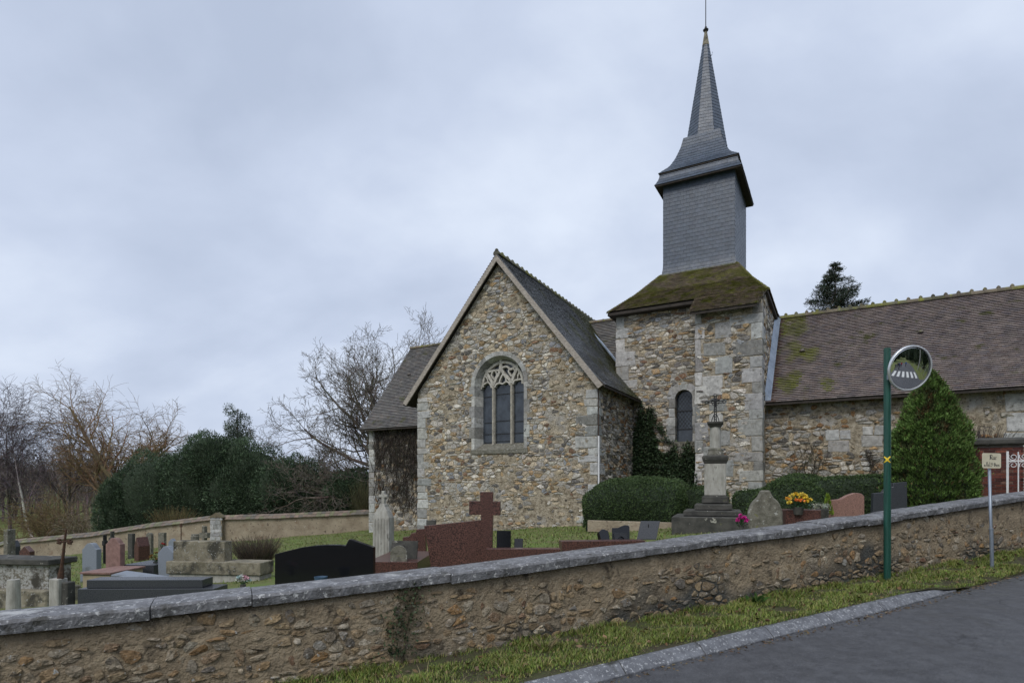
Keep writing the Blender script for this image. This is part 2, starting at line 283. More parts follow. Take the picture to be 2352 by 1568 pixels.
def rubble(outline, keep, w, h, pal, fmap, gap=0.012, proud=0.03, cover=None, jit=0.46, drop=0.2, rnd=(0.05, 0.24)):
    """irregular stones packed over a convex outline in wall coordinates (a,b); fmap(a,b,d) gives the place in space"""
    xs = [p[0] for p in outline]; ys = [p[1] for p in outline]
    nx, ny = int((max(xs) - min(xs)) / w) + 3, int((max(ys) - min(ys)) / h) + 3
    x0, y0 = min(xs) / w - 1, min(ys) / h - 1
    g = [[None if random.random() < drop else (x0 + i + (0.5 if j % 2 else 0) + random.uniform(-jit, jit), y0 + j + random.uniform(-jit, jit) * 0.85) for i in range(nx)] for j in range(ny)]
    area = sum(outline[i][0] * outline[(i + 1) % len(outline)][1] - outline[(i + 1) % len(outline)][0] * outline[i][1] for i in range(len(outline)))
    sg = 1 if area > 0 else -1
    def wp(a, b): return a + .30 * w * math.sin(a / w * 1.35 + 4 * nz3(b * 1.1, a * .4, 3)), b + .34 * h * math.sin(b / h * 1.25 + 4 * nz3(a * .7, b * .5, 8))
    out = []
    for j in range(ny):
        for i in range(nx):
            if g[j][i] is None: continue
            sx, sy = g[j][i]; c = (sx * w, sy * h)
            if not inside(c, outline) or any(inside(c, k) for k in keep): continue
            cv = cover(*c) if cover else 1.0
            if random.random() > cv: continue
            poly = [(sx - 1.5, sy - 1.5), (sx + 1.5, sy - 1.5), (sx + 1.5, sy + 1.5), (sx - 1.5, sy + 1.5)]
            for dj in (-2, -1, 0, 1, 2):
                for di in (-2, -1, 0, 1, 2):
                    if (di or dj) and 0 <= j + dj < ny and 0 <= i + di < nx and g[j + dj][i + di]:
                        qx, qy = g[j + dj][i + di]; ex, ey = qx - sx, qy - sy
                        poly = clip(poly, ex, ey, (qx * qx + qy * qy - sx * sx - sy * sy) / 2)
            poly = [wp(x * w, y * h) for x, y in poly]; c = wp(*c)
            for k in range(len(outline)):
                (ax, ay), (bx, by) = outline[k], outline[(k + 1) % len(outline)]
                poly = clip(poly, sg * (by - ay), -sg * (bx - ax), sg * ((by - ay) * ax - (bx - ax) * ay)) if len(poly) > 2 else poly
            if len(poly) < 3: continue
            mx, my = sum(p[0] for p in poly) / len(poly), sum(p[1] for p in poly) / len(poly)
            rx = max(abs(p[0] - mx) for p in poly); ry = max(abs(p[1] - my) for p in poly)
            if rx < gap * 1.6 or ry < gap * 1.6: continue
            gg = gap * random.uniform(0.5, 1.6) + (1 - cv) * 0.25 * h
            kx, ky = max(0.35, 1 - gg / rx), max(0.35, 1 - gg / ry)
            q = [((p[0] - mx) * kx + mx, (p[1] - my) * ky + my) for p in poly]
            r = []
            for k in range(len(q)):
                (ax, ay), (bx, by) = q[k], q[(k + 1) % len(q)]
                u_ = random.uniform(*rnd)
                r += [(ax + (bx - ax) * u_, ay + (by - ay) * u_), (bx + (ax - bx) * u_, by + (ay - by) * u_)]
            r = [p for k, p in enumerate(r) if math.hypot(p[0] - r[k - 1][0], p[1] - r[k - 1][1]) > 0.006]
            if len(r) < 4: continue
            n = len(r); pr = proud * random.uniform(0.35, 1.5); tx, ty = random.uniform(-.6, .6) * pr / max(rx, .02), random.uniform(-.6, .6) * pr / max(ry, .02)
            V = [fmap(p[0], p[1], -0.03) for p in r]
            V += [fmap(mx + (p[0] - mx) * 0.88, my + (p[1] - my) * 0.86, pr * random.uniform(.3, 1.0) + (p[0] - mx) * tx + (p[1] - my) * ty) for p in r]
            V.append(fmap(mx + random.uniform(-.2, .2) * rx, my + random.uniform(-.2, .2) * ry, pr))
            F = [(k, (k + 1) % n, (k + 1) % n + n, k + n) for k in range(n)] + [(k + n, (k + 1) % n + n, 2 * n) for k in range(n)]
            out.append((V, F, pick(pal)))
    return out
def covering(F, N, b0, b1, aL, aR, w, e, th, col, jit=0.0015, lift=0.028, skip=None):
    """courses of tiles or slates: F(a,b) surface, N(b) its normal, laid from b0 (eave) up to b1"""
    out = []; nrow = int((b1 - b0) / e); e = (b1 - b0) / nrow
    for j in range(nrow):
        lo, hi = b0 + j * e, min(b1, b0 + (j + 1.12) * e)
        l0, r0, l1, r1 = aL(lo), aR(lo), aL(hi), aR(hi)
        amin, amax = min(l0, l1), max(r0, r1); o = (0.5 if j % 2 else 0.0) * w
        k = int((amax - amin) / w) + 3; st = math.floor(amin / w) * w - o
        nl, nh = np.array(N(lo)), np.array(N(hi))
        for i in range(k):
            g = w * 0.012; x0, x1 = st + i * w + g, st + (i + 1) * w - g
            a0, a1, c0, c1 = max(x0, l0), min(x1, r0), max(x0, l1), min(x1, r1)
            if a1 - a0 < 0.01 and c1 - c0 < 0.01: continue
            if a1 < a0: a0 = a1 = min(max((a0 + a1) / 2, l0), r0)
            if c1 < c0: c0 = c1 = min(max((c0 + c1) / 2, l1), r1)
            if skip and skip((x0 + x1) / 2, (lo + hi) / 2): continue
            d = random.uniform(-jit, jit) * 4; h0 = lift + th + random.uniform(-jit, jit); h1 = th * 0.35 + random.uniform(-jit, jit) * .5
            p = [np.array(F(a0, lo + d)) + nl * h0, np.array(F(a1, lo + d)) + nl * (h0 + random.uniform(-jit, jit)), np.array(F(c1, hi)) + nh * h1, np.array(F(c0, hi)) + nh * h1]
            q = [p[0] - nl * th, p[1] - nl * th, p[2] - nh * th, p[3] - nh * th]
            out.append(([tuple(v) for v in p + q], [(0, 1, 2, 3), (0, 4, 5, 1), (1, 5, 6, 2), (3, 7, 4, 0)], col()))
    return out
def slab(outer, holes, fmap, d0, d1, name, mat, parent, off):
    """flat wall with openings: outline and holes in (a,b), faces at depth d0 and d1"""
    loops = [outer] + holes; tris = tessellate_polygon([[Vector((x, y, 0)) for x, y in lp] for lp in loops])
    pts = [p for lp in loops for p in lp]; n = len(pts); mb = MB()
    F = [tuple(t) for t in tris] + [tuple(i + n for i in reversed(t)) for t in tris]; b = 0
    for lp in loops:
        k = len(lp)
        F += [(b + i, b + (i + 1) % k, b + (i + 1) % k + n, b + i + n) for i in range(k)]; b += k
    mb.add([fmap(x, y, d0) for x, y in pts] + [fmap(x, y, d1) for x, y in pts], F)
    return mb.build(name, mat, parent, off)
def arch(cx, hw, z0, zs, n=14, pt=1.0):
    return [(cx - hw, z0), (cx + hw, z0)] + [(cx + hw * math.cos(math.pi * i / n), zs + hw * pt * math.sin(math.pi * i / n)) for i in range(n + 1)]
def tubes_np(seg, sides, col):
    """seg: (n,8) p0 p1 r0 r1 -> V,T,C"""
    seg = np.asarray(seg, float); p0, p1, r0, r1 = seg[:, :3], seg[:, 3:6], seg[:, 6:7], seg[:, 7:8]
    d = p1 - p0; d /= np.maximum(np.linalg.norm(d, axis=1, keepdims=True), 1e-9)
    ref = np.where(np.abs(d[:, 2:3]) < 0.9, np.array([[0, 0, 1.0]]), np.array([[1.0, 0, 0]]))
    a = np.cross(d, ref); a /= np.maximum(np.linalg.norm(a, axis=1, keepdims=True), 1e-9); b = np.cross(d, a)
    n = len(seg); V = np.zeros((n, 2, sides, 3))
    for k in range(sides):
        q = a * math.cos(6.28319 * k / sides) + b * math.sin(6.28319 * k / sides)
        V[:, 0, k] = p0 + q * r0; V[:, 1, k] = p1 + q * r1
    base = (np.arange(n) * 2 * sides)[:, None, None]
    q = np.array([[k, (k + 1) % sides, (k + 1) % sides + sides, k + sides] for k in range(sides)])[None]
    C = np.repeat(np.asarray(col, float).reshape(-1, 3) if np.ndim(col) > 1 else np.tile(col, (n, 1)), 2 * sides, axis=0)
    return V.reshape(-1, 3), (base + q).reshape(-1, 4), C
def leaves_np(pos, dirv, length, width, col, rng, curl=0.25):
    """leaf-sized quads: position, direction, per-leaf length and width, colours"""
    n = len(pos); d = dirv / np.maximum(np.linalg.norm(dirv, axis=1, keepdims=True), 1e-9)
    r = rng.normal(size=(n, 3)); s = np.cross(d, r); s /= np.maximum(np.linalg.norm(s, axis=1, keepdims=True), 1e-9)
    L = np.reshape(length, (-1, 1)) * np.ones((n, 1)); Wd = np.reshape(width, (-1, 1)) * np.ones((n, 1))
    nn = np.cross(d, s)
    V = np.stack([pos - s * Wd * .25, pos + d * L * .5 - s * Wd * .5 + nn * L * curl * .3, pos + d * L, pos + d * L * .5 + s * Wd * .5 + nn * L * curl * .3], 1).reshape(-1, 3)
    T = (np.arange(n) * 4)[:, None] + np.array([[0, 1, 2, 3]])
    return V, T, np.repeat(col, 4, axis=0)
def vary(rng, n, c, lum=0.25, hue=0.08):
    c = np.asarray(c, float); return np.clip(c * (1 + rng.normal(0, lum, (n, 1))).clip(0.35, 1.9) * (1 + rng.normal(0, hue, (n, 3))), 0.003, 1)

# ------------------------------------------------------------------ the lie of the land
WX, WY, TX, TY = -1.26, 5.6, 0.902, 0.431                    # street wall: a point on it and its direction
def td(X, Y): return (X - WX) * TX + (Y - WY) * TY, -(X - WX) * TY + (Y - WY) * TX
def xy(t, d): return WX + TX * t - TY * d, WY + TY * t + TX * d
def z_verge(t): return EZ - 1.72 + 0.051 * min(60, max(-60, t))
def z_road(t): return z_verge(t) - 0.10
def z_yard(X, Y):
    z = EZ - 1.176 + 0.0857 * min(22, max(-34, X)) - 0.0155 * min(60, max(0, Y))
    r = math.hypot(X, Y)
    if r > 70: z += min(9, (r - 70) * 0.07) * (1 if X < 0 else 0.3)
    return z
tt = np.concatenate([np.arange(-260, -60, 25), np.arange(-60, -20, 4), np.arange(-20, 45, 1.0), np.arange(45, 100, 6), np.arange(100, 261, 25)])
dd = np.concatenate([np.arange(-160, -40, 20), np.arange(-40, -4, 4), [-4, -2, -1, .12, .30], np.arange(.6, 40, 1.3), np.arange(40, 100, 6), np.arange(100, 320, 20)])
V = []; F = []
for d in dd:
    for t in tt:
        X, Y = xy(t, d)
        z = z_road(t) - 0.02 if d <= .13 else z_yard(X, Y) + 0.03 * math.sin(X * 1.7) * math.sin(Y * 1.3)
        if d < -25: z += min(6, (-25 - d) * 0.05)
        V.append((X, Y, z))
nt = len(tt)
for j in range(len(dd) - 1):
    for i in range(nt - 1): F.append((j * nt + i, j * nt + i + 1, (j + 1) * nt + i + 1, (j + 1) * nt + i))
ground = tag(mesh_np('ground', V, F, None, m_yard, smooth=False), kind='structure')
# road: the street along the kerb and the lane that comes in behind the camera
def sheet(name, quads, lift, mat):
    V = []; F = []
    for q in quads:
        b = len(V)
        for X, Y in q: t, d = td(X, Y); V.append((X, Y, z_road(t) + lift))
        F.append(tuple(range(b, b + len(q))))
    mb = MB(); mb.add(V, F); return mb.build(name, mat)
KT, KD = [-58, -12, 2.08, 3.9, 5.06, 6.26, 7.58, 9.5, 11.5, 14, 58], [-1.75, -1.75, -1.16, -1.075, -1.045, -1.0, -.90, -.78, -.70, -.9, -1.2]
def kf(t): return float(np.interp(t, KT, KD))               # kerb's foot, measured from the wall
edge = list(zip(KT, KD))
street = [xy(*p) for p in edge] + [xy(58, -6.6), xy(-58, -6.6)]
tag(sheet('road', [street], 0.0, m_asphalt), kind='structure')
lane = [xy(*p) for p in ((5.7, -6.5), (5.9, -58), (11.4, -58), (11.9, -6.5))]
tag(sheet('side_road', [lane], 0.006, m_asphalt), kind='structure')

# ------------------------------------------------------------------ the church
TH = math.atan2(1360, 2476); cT, sT = math.cos(TH), math.sin(TH)
VG, VN, VR = 18.82, 22.87, 26.57                             # gable plane, nave plane, ridge line (distance back, church axes)
U0, V0, Z0 = -7.08, VG, -1.24
OFF = (U0, V0, Z0)
def tow(p): return np.array((cT * p[0] + sT * p[1], -sT * p[0] + cT * p[1], p[2] + EZ))
cx0, cy0, _ = tow((U0, V0, 0))
church = thing('church', 'flint rubble village church with tiled roofs and a slate belfry and spire', 'church', (cx0, cy0, EZ + Z0), -TH)
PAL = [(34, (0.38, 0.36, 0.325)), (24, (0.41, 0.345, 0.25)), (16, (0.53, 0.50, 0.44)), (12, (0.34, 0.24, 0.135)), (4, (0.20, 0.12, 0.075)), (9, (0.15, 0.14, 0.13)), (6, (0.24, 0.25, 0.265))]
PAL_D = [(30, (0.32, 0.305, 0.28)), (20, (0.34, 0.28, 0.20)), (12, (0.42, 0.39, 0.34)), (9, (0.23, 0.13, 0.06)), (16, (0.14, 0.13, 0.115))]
QPAL = [(5, (0.37, 0.37, 0.355)), (3, (0.43, 0.42, 0.395)), (3, (0.31, 0.30, 0.28))]
def fg(a, b, d): return (a, VG - d, b)                       # front planes: a = u, b = z
def front(v): return lambda a, b, d: (a, v - d, b)
def right(u): return lambda a, b, d: (u + d, a, b)           # planes that face along +u: a = v
def left_(u): return lambda a, b, d: (u - d, a, b)
def block(fmap, a0, a1, b0, b1, dpt, c, back=-0.10):
    """dressed stone block with worn, slightly uneven corners"""
    j = lambda: random.uniform(-.022, .022)
    a = [(a0 + j(), b0 + j()), (a1 + j(), b0 + j()), (a1 + j(), b1 + j()), (a0 + j(), b1 + j())]
    k = 0.018; V = [fmap(x, y, back) for x, y in a]; V += [fmap(x, y, dpt - 0.012) for x, y in a]
    mx, my = (a0 + a1) / 2, (b0 + b1) / 2
    V += [fmap(x - math.copysign(k, x - mx), y - math.copysign(k, y - my), dpt + random.uniform(-.004, .006)) for x, y in a]
    return (V, [(i, (i + 1) % 4, (i + 1) % 4 + 4, i + 4) for i in range(4)] + [(i + 4, (i + 1) % 4 + 4, (i + 1) % 4 + 8, i + 8) for i in range(4)] + [(8, 9, 10, 11)], c)
def corner(fm1, a1, s1, fm2, a2, s2, z0, z1, hmin=0.24, hmax=0.42, big=0.62, small=0.34, skipq=0.0):
    """corner stones, long and short by turns: face 1 starts at a1 and runs in direction s1, face 2 likewise"""
    out = []; z = z0; k = 0
    while z < z1 - 0.1:
        h = min(random.uniform(hmin, hmax), z1 - z); c = pick(QPAL); l1, l2 = (big, small) if k % 2 else (small, big)
        l1 *= random.uniform(.65, 1.3); l2 *= random.uniform(.65, 1.3); p = 0.022
        if random.random() < skipq: z += h; k += 1; continue
        if fm2 is None: e0, e1 = a1 - s1 * 0.0, a1 + s1 * l1; out.append(block(fm1, min(e0, e1), max(e0, e1), z + .008, z + h - .008, p, c))
        else:
            e0, e1 = a1 - s1 * p, a1 + s1 * l1; V1, F1, _ = block(fm1, min(e0, e1), max(e0, e1), z + .008, z + h - .008, p, c)
            e0, e1 = a2 + s2 * 0.03, a2 + s2 * l2; V2, F2, _ = block(fm2, min(e0, e1), max(e0, e1), z + .008, z + h - .008, p - .003, c)
            out.append((V1 + V2, F1 + [tuple(i + 12 for i in f) for f in F2], c))
        z += h; k += 1
    return out
# --- transept: gable wall with its traceried window
GL, GR, GC, AP = -14.6, -7.08, -10.86, 8.30
WC, WH, WZ0, WZS = -10.885, 1.045, 1.42, 3.80
gable_out = [(GL, -2.3), (GR, -2.3), (GR, 3.75), (GC, AP), (GL, 3.75)]
hole = arch(WC, WH, WZ0, WZS, 16)
gw = slab(gable_out, [hole], fg, 0.0, -0.75, 'gable_wall', m_mortar, church, OFF)
surround = arch(WC, WH + 0.14, WZ0 - .12, WZS, 16)
ql = [(GL - .1, -2.5), (GL + .42, -2.5), (GL + .42, 3.7), (GL - .1, 3.7)]; qr = [(GR - .42, -2.5), (GR + .1, -2.5), (GR + .1, 3.5), (GR - .42, 3.5)]
def gcov(a, b):
    if b < -0.2: return 0.62 if a < -9.5 else 0.35
    if nz3(a * .8, b * .8, 6) > .30: return .55
    if a > -8.9 and 1.9 < b < 4.2: return 0.55
    return 0.985
st = rubble([(GL, -2.2), (GR, -2.2), (GR, 3.75), (GC, AP), (GL, 3.75)], [surround, ql, qr], 0.185, 0.105, PAL, fg, 0.009, 0.026, gcov)
emit(gw, 'stone', st, m_stone, 300, tow, OFF, 'rubble_stones')
emit(gw, 'quoin', corner(fg, GL, 1, left_(GL), VG, 1, -2.2, 3.55, big=0.58, small=0.40) + corner(fg, GR, -1, right(GR), VG, 1, -1.6, 3.45, skipq=.22), m_quoin, 80, tow, OFF)
# window dressings: jamb stones, voussoirs and a splayed reveal back to the glass
win = MB(); RG = 0.40; SP = 0.15
gl_arch = arch(WC, WH - SP, WZ0 + .2, WZS, 16)
outer_a, inner_a = arch(WC, WH, WZ0 - .02, WZS, 16), gl_arch
frame_p = []
def ring_piece(pts_o, pts_i, pts_x, c):
    """one dressed stone of the surround: face strip (x to o) and reveal (o to i)"""
    n = len(pts_o); V = [fg(*p, -0.05) for p in pts_x] + [fg(*p, 0.03) for p in pts_x] + [fg(*p, 0.03) for p in pts_o] + [fg(*p, -RG) for p in pts_i]; F = []
    for k in range(n - 1):
        for r in range(3): F.append((r * n + k, r * n + k + 1, (r + 1) * n + k + 1, (r + 1) * n + k))
    F += [(0, n, 2 * n, 3 * n), (n - 1, 4 * n - 1, 3 * n - 1, 2 * n - 1)]
    return V, F, c
for s in (-1, 1):
    z = WZ0; k = 0
    while z < WZS - 0.05:
        h = min(random.uniform(.36, .5), WZS - z); 
        if WZS - z - h < .15: h = WZS - z
        wx = 0.13 + (0.10 if k % 2 else 0.0); g = .004
        frame_p.append(ring_piece([(WC + s * WH, z + g), (WC + s * WH, z + h - g)], [(WC + s * (WH - SP), z + g), (WC + s * (WH - SP), z + h - g)], [(WC + s * (WH + wx), z + g), (WC + s * (WH + wx), z + h - g)], pick(QPAL))); z += h; k += 1
for k in range(9):
    a0, a1 = math.pi * k / 9 + .004, math.pi * (k + 1) / 9 - .004; an = [a0 + (a1 - a0) * i / 3 for i in range(4)]
    f = lambda r: [(WC + r * math.cos(a), WZS + r * math.sin(a)) for a in an]
    frame_p.append(ring_piece(f(WH), f(WH - SP), f(WH + .16), pick(QPAL)))
window = bpy.data.objects.new('window', None); link(window, church); window.location = (WC - U0, 0, WZ0 - Z0)
WO = (WC, V0, WZ0)
emit(window, 'surround_stone', frame_p, m_quoin, 60, tow, WO)
mb = MB(); s0 = WC - WH - .16; s1 = WC + WH + .16
mb.add([fg(s0, WZ0 - .16, .05), fg(s1, WZ0 - .16, .05), fg(s1, WZ0 - .02, .05), fg(s0, WZ0 - .02, .05), fg(s0 + .3, WZ0 + .26, -RG), fg(s1 - .3, WZ0 + .26, -RG), fg(s0 + .3, WZ0 - .16, -RG), fg(s1 - .3, WZ0 - .16, -RG)],
       [(0, 1, 2, 3), (3, 2, 5, 4), (0, 3, 4, 6), (1, 7, 5, 2), (0, 6, 7, 1)])
mb.build('sill', m_lichen, window, WO)
GW = 1.79; UL = WC - GW / 2
def TR(cx_, cy_): return (UL + GW * (cx_ - 305) / 550, WZS + (530 - (cy_ + .065 * (cx_ - 580))) * .0027)
def crv(pts, n=5):
    out = []; Q = [np.array(TR(*p)) for p in pts]
    for i in range(len(Q) - 1):
        p0, p1, p2, p3 = Q[max(i - 1, 0)], Q[i], Q[i + 1], Q[min(i + 2, len(Q) - 1)]
        for k in range(n):
            t = k / n; out.append(tuple(.5 * (2 * p1 + (p2 - p0) * t + (2 * p0 - 5 * p1 + 4 * p2 - p3) * t * t + (3 * p1 - p0 - 3 * p2 + p3) * t ** 3)))
    out.append(tuple(Q[-1])); return out
YB, YF = VG + RG + .02, VG + RG - .17
for cxm in (457, 697):
    u_ = TR(cxm, 0)[0]; mb = MB()
    mb.loft([[(u_ - .03, YF, z), (u_ + .03, YF, z), (u_ + .062, YF + .07, z), (u_ + .062, YB, z), (u_ - .062, YB, z), (u_ - .062, YF + .07, z)] for z in (WZ0 + .18, WZS + .02)], (.40, .37, .31))
    mb.build('mullion', m_quoin, window, WO)
trac = MB()
for pts, wd in [([(457, 530), (440, 470), (400, 400), (352, 300)], .10), ([(457, 530), (500, 430), (548, 330), (560, 180)], .10),
                ([(697, 500), (655, 430), (600, 370), (566, 290), (556, 180)], .10), ([(697, 500), (730, 400), (762, 330), (775, 250)], .10),
                ([(300, 575), (318, 520), (352, 500), (390, 480), (427, 520), (440, 560)], .055), ([(480, 560), (500, 515), (545, 497), (585, 508), (630, 480), (668, 500), (680, 530)], .055),
                ([(718, 520), (740, 470), (780, 462), (820, 455), (850, 480), (858, 520)], .055),
                ([(355, 320), (400, 335), (460, 322), (545, 320)], .07), ([(566, 290), (640, 275), (690, 315), (770, 265)], .07),
                ([(478, 450), (438, 385), (462, 325)], .055), ([(478, 450), (508, 385), (488, 325)], .055), ([(702, 415), (664, 345), (690, 300)], .055), ([(702, 415), (744, 345), (716, 295)], .055),
                ([(540, 490), (560, 430), (588, 375)], .05), ([(630, 480), (625, 430), (590, 375)], .05), ([(330, 490), (335, 430), (360, 390)], .05), ([(388, 485), (385, 440), (360, 390)], .05),
                ([(780, 460), (782, 410), (805, 345)], .05), ([(835, 450), (836, 400), (812, 345)], .05)]:
    c = crv(pts); trac.bar(c, wd, YF + random.uniform(-.004, .004), YB - .01, (.50, .475, .42))
a_ = [(WC + (WH - SP - .04) * math.cos(math.pi * i / 20), WZS + (WH - SP - .04) * math.sin(math.pi * i / 20)) for i in range(21)]
trac.bar(a_, .09, YF + .01, YB, (.50, .475, .42))
trac.build('tracery', m_quoin, window, WO)
xs = [UL, TR(457, 0)[0], TR(697, 0)[0], UL + GW]
for k in range(3):
    mb = MB()
    a = [p for p in arch(WC, WH - SP + .02, WZ0 + .1, WZS, 20)]
    a = clip(clip(a, -1, 0, -xs[k]), 1, 0, xs[k + 1]); mb.prism(a, YB - .05 + .003 * k, YB - .03 + .003 * k); pn = mb.build('pane', m_glass, window, WO)
    for q in (WZ0 + .28, WZ0 + .62, WZ0 + 1.05, WZ0 + 2.05):
        z = q + random.uniform(-.04, .04); mb = MB(); mb.box(xs[k] + .07, xs[k + 1] - .07, YB - .075, YB - .045, z - .013, z + .013); mb.build('saddle_bar', m_lead, window, WO)
# side and inner walls of the transept
sw_out = [(VG + .0, -1.9), (VN, -1.9), (VN, 3.6), (VG, 3.6)]
sw = slab([(VG + .75, -1.9), (VN, -1.9), (VN, 3.7), (VG + .75, 3.7)], [], right(GR), -0.004, -.7, 'side_wall', m_mortar, church, OFF)
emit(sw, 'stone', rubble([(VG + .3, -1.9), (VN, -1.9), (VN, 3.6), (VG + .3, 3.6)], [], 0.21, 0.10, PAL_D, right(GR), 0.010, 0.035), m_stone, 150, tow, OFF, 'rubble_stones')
slab([(VG + .75, -2.9), (VR, -2.9), (VR, 3.7), (VG + .75, 3.7)], [], left_(GL), -0.004, -.7, 'side_wall', m_mortar, church, OFF)
# --- choir (left) and nave (right) in one plane
CL = -20.83
choir = slab([(CL, -3.2), (GL + .3, -3.2), (GL + .3, 3.2), (CL, 3.2)], [], front(VN), 0, -.7, 'choir_wall', m_mortar, church, OFF)
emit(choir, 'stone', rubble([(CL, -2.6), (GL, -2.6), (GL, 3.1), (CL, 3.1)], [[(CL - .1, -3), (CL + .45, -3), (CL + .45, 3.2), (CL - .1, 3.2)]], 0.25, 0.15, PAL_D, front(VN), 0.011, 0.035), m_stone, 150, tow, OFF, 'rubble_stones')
emit(choir, 'quoin', corner(front(VN), CL, 1, left_(CL), VN, 1, -2.8, 3.05, .3, .5, .75, .45), m_quoin, 40, tow, OFF)
slab([(VN + .7, -3.2), (VR + 3.7, -3.2), (VR + 3.7, 3.1), (VR, 7.75), (VN + .7, 3.6)], [], left_(CL), -.003, -.7, 'choir_gable_wall', m_mortar, church, OFF)
NL, NR = -2.3, 4.95
nave = slab([(NL - .5, -2), (NR, -2), (NR, 3.25), (NL - .5, 3.25)], [], front(VN), 0, -.7, 'nave_wall', m_mortar, church, OFF)
blk = [(-0.35, .05, 1.6, 1.95), (.08, .38, 1.62, 1.95), (-.28, .36, 1.22, 1.58), (.75, 1.05, 1.75, 2.02), (1.08, 1.5, 1.74, 2.05), (.72, 1.3, 1.35, 1.72), (4.45, 4.93, 2.3, 2.85), (4.5, 4.94, 1.7, 2.26), (4.4, 4.94, 1.2, 1.66), (4.45, 4.93, -.2, .3), (4.3, 4.94, .34, .75)]
keep = [[(a - .03, c - .03), (b + .03, c - .03), (b + .03, d + .03), (a - .03, d + .03)] for a, b, c, d in blk]
def ncov(a, b):
    if .4 < a < .72 and .9 < b < 2.2: return 0.05
    if a > 2.6 and b > .55: return 0.42
    if b > 2.2: return 0.6
    return 0.97
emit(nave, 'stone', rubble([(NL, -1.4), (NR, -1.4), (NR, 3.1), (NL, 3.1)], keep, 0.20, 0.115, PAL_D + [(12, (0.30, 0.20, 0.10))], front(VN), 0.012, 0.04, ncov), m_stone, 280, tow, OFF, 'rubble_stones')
emit(nave, 'dressed_block', [block(front(VN), a, b, c, d, .02, pick(QPAL)) for a, b, c, d in blk], m_quoin, 40, tow, OFF)
slab([(VN + .7, -2), (VR + 3.7, -2), (VR + 3.7, 3.1), (VR, 6.8), (VN + .7, 3.4)], [], right(NR), -.003, -.7, 'nave_gable_wall', m_mortar, church, OFF)
slab([(CL, -3.2), (NR, -3.2), (NR, 3.2), (CL, 3.2)], [], lambda a, b, d: (a, VR + 3.7 + d, b), 0, -.7, 'rear_wall', m_mortar, church, OFF)
# --- tower: recessed face with a lancet, a stair turret standing forward on the right
TL, TS, TRT, VS, TT = -7.79, -4.45, -2.25, 21.78, 6.85
LC, LHW, LZ0, LZS = -5.11, 0.33, 1.70, 3.40
tw = slab([(TL, -1.9), (TS + .1, -1.9), (TS + .1, TT + .25), (TL, TT + .25)], [arch(LC, LHW, LZ0, LZS, 12)], front(VN - .012), 0, -.8, 'tower_wall', m_mortar, church, OFF)
lsur = arch(LC, LHW + .22, LZ0 - .1, LZS, 12)
emit(tw, 'stone', rubble([(TL, -1.6), (TS, -1.6), (TS, TT + .1), (TL, TT + .1)], [lsur, [(TL - .1, -2), (TL + .5, -2), (TL + .5, 7), (TL - .1, 7)]], 0.22, 0.105, PAL, front(VN - .012), 0.009, 0.030, lambda a, b: .5 if nz3(a * .9, b * .9, 16) > .30 else .985), m_stone, 300, tow, OFF, 'rubble_stones')
qs = corner(front(VN - .012), TL, 1, None, 0, 0, 2.4, TT, .4, .62, .8, .5)
z = LZ0
for k in range(5):
    h = (LZS - LZ0) / 5
    for s in (-1, 1):
        e0, e1 = LC + s * LHW, LC + s * (LHW + random.uniform(.2, .4)); qs.append(block(front(VN - .012), min(e0, e1), max(e0, e1), z + .006, z + h - .006, .022, pick(QPAL), -.3))
    z += h
for k in range(5):
    a0, a1 = math.pi * k / 5 + .01, math.pi * (k + 1) / 5 - .01; f = front(VN - .012); an = [a0 + (a1 - a0) * i / 3 for i in range(4)]
    ri, ro = LHW, LHW + random.uniform(.2, .32); Vv = [f(LC + r * math.cos(a), LZS + r * math.sin(a), d) for d in (.02, -.3) for r in (ro, ri) for a in an]
    qs.append((Vv, [(i, i + 1, i + 5, i + 4) for i in range(3)] + [(i + 4, i + 5, i + 13, i + 12) for i in range(3)] + [(i, i + 8, i + 9, i + 1) for i in range(3)] + [(0, 4, 12, 8), (3, 11, 15, 7)], pick(QPAL)))
emit(tw, 'quoin', qs, m_quoin, 80, tow, OFF)
lan = bpy.data.objects.new('lancet_window', None); link(lan, church); lan.location = (LC - U0, VN - V0, LZ0 - Z0); LO = (LC, VN, LZ0)
mb = MB(); mb.prism(arch(LC, LHW + .02, LZ0 - .05, LZS, 14), VN + .26, VN + .28); mb.build('pane', m_glass, lan, LO)
mb = MB()
for k in range(-8, 14):
    for s in (-1, 1):
        x0, x1 = -LHW, LHW; zz0 = LZ0 + k * .17
        pts = clip([(LC + x0, zz0 if s > 0 else zz0 + .66 * 1.3), (LC + x1, zz0 + .66 * 1.3 if s > 0 else zz0)], 0, 1, 99)
        n_ = 8; q = [(LC + x0 + (x1 - x0) * i / n_, zz0 + (.86 * i / n_ if s > 0 else .86 * (1 - i / n_))) for i in range(n_ + 1)]
        q = [p for p in q if LZ0 + .55 < p[1] < LZS + math.sqrt(max(0, LHW ** 2 - (p[0] - LC) ** 2))]
        if len(q) > 1: mb.bar(q, .014, VN + .245 + .004 * s, VN + .262)
mb.build('lead_lattice', m_lead, lan, LO)
for z in (LZ0 + .55, LZ0 + 1.25):
    mb = MB(); mb.box(LC - LHW, LC + LHW, VN + .225, VN + .25, z - .02, z + .02); mb.build('saddle_bar', m_lead, lan, LO)
mb = MB(); mb.prism([(LC - .4, LZ0 - .12), (LC + .4, LZ0 - .12), (LC + .4, LZ0 + .06), (LC - .4, LZ0 + .06)], VN - .05, VN + .3); mb.build('sill', m_lichen, lan, LO)
tur = slab([(TS, -1.6), (TRT, -1.6), (TRT, TT - .40), (TS, TT - .40)], [], front(VS), 0, -1.12, 'stair_turret_wall', m_mortar, church, OFF)
mid = []; z = 0.4
colb = []
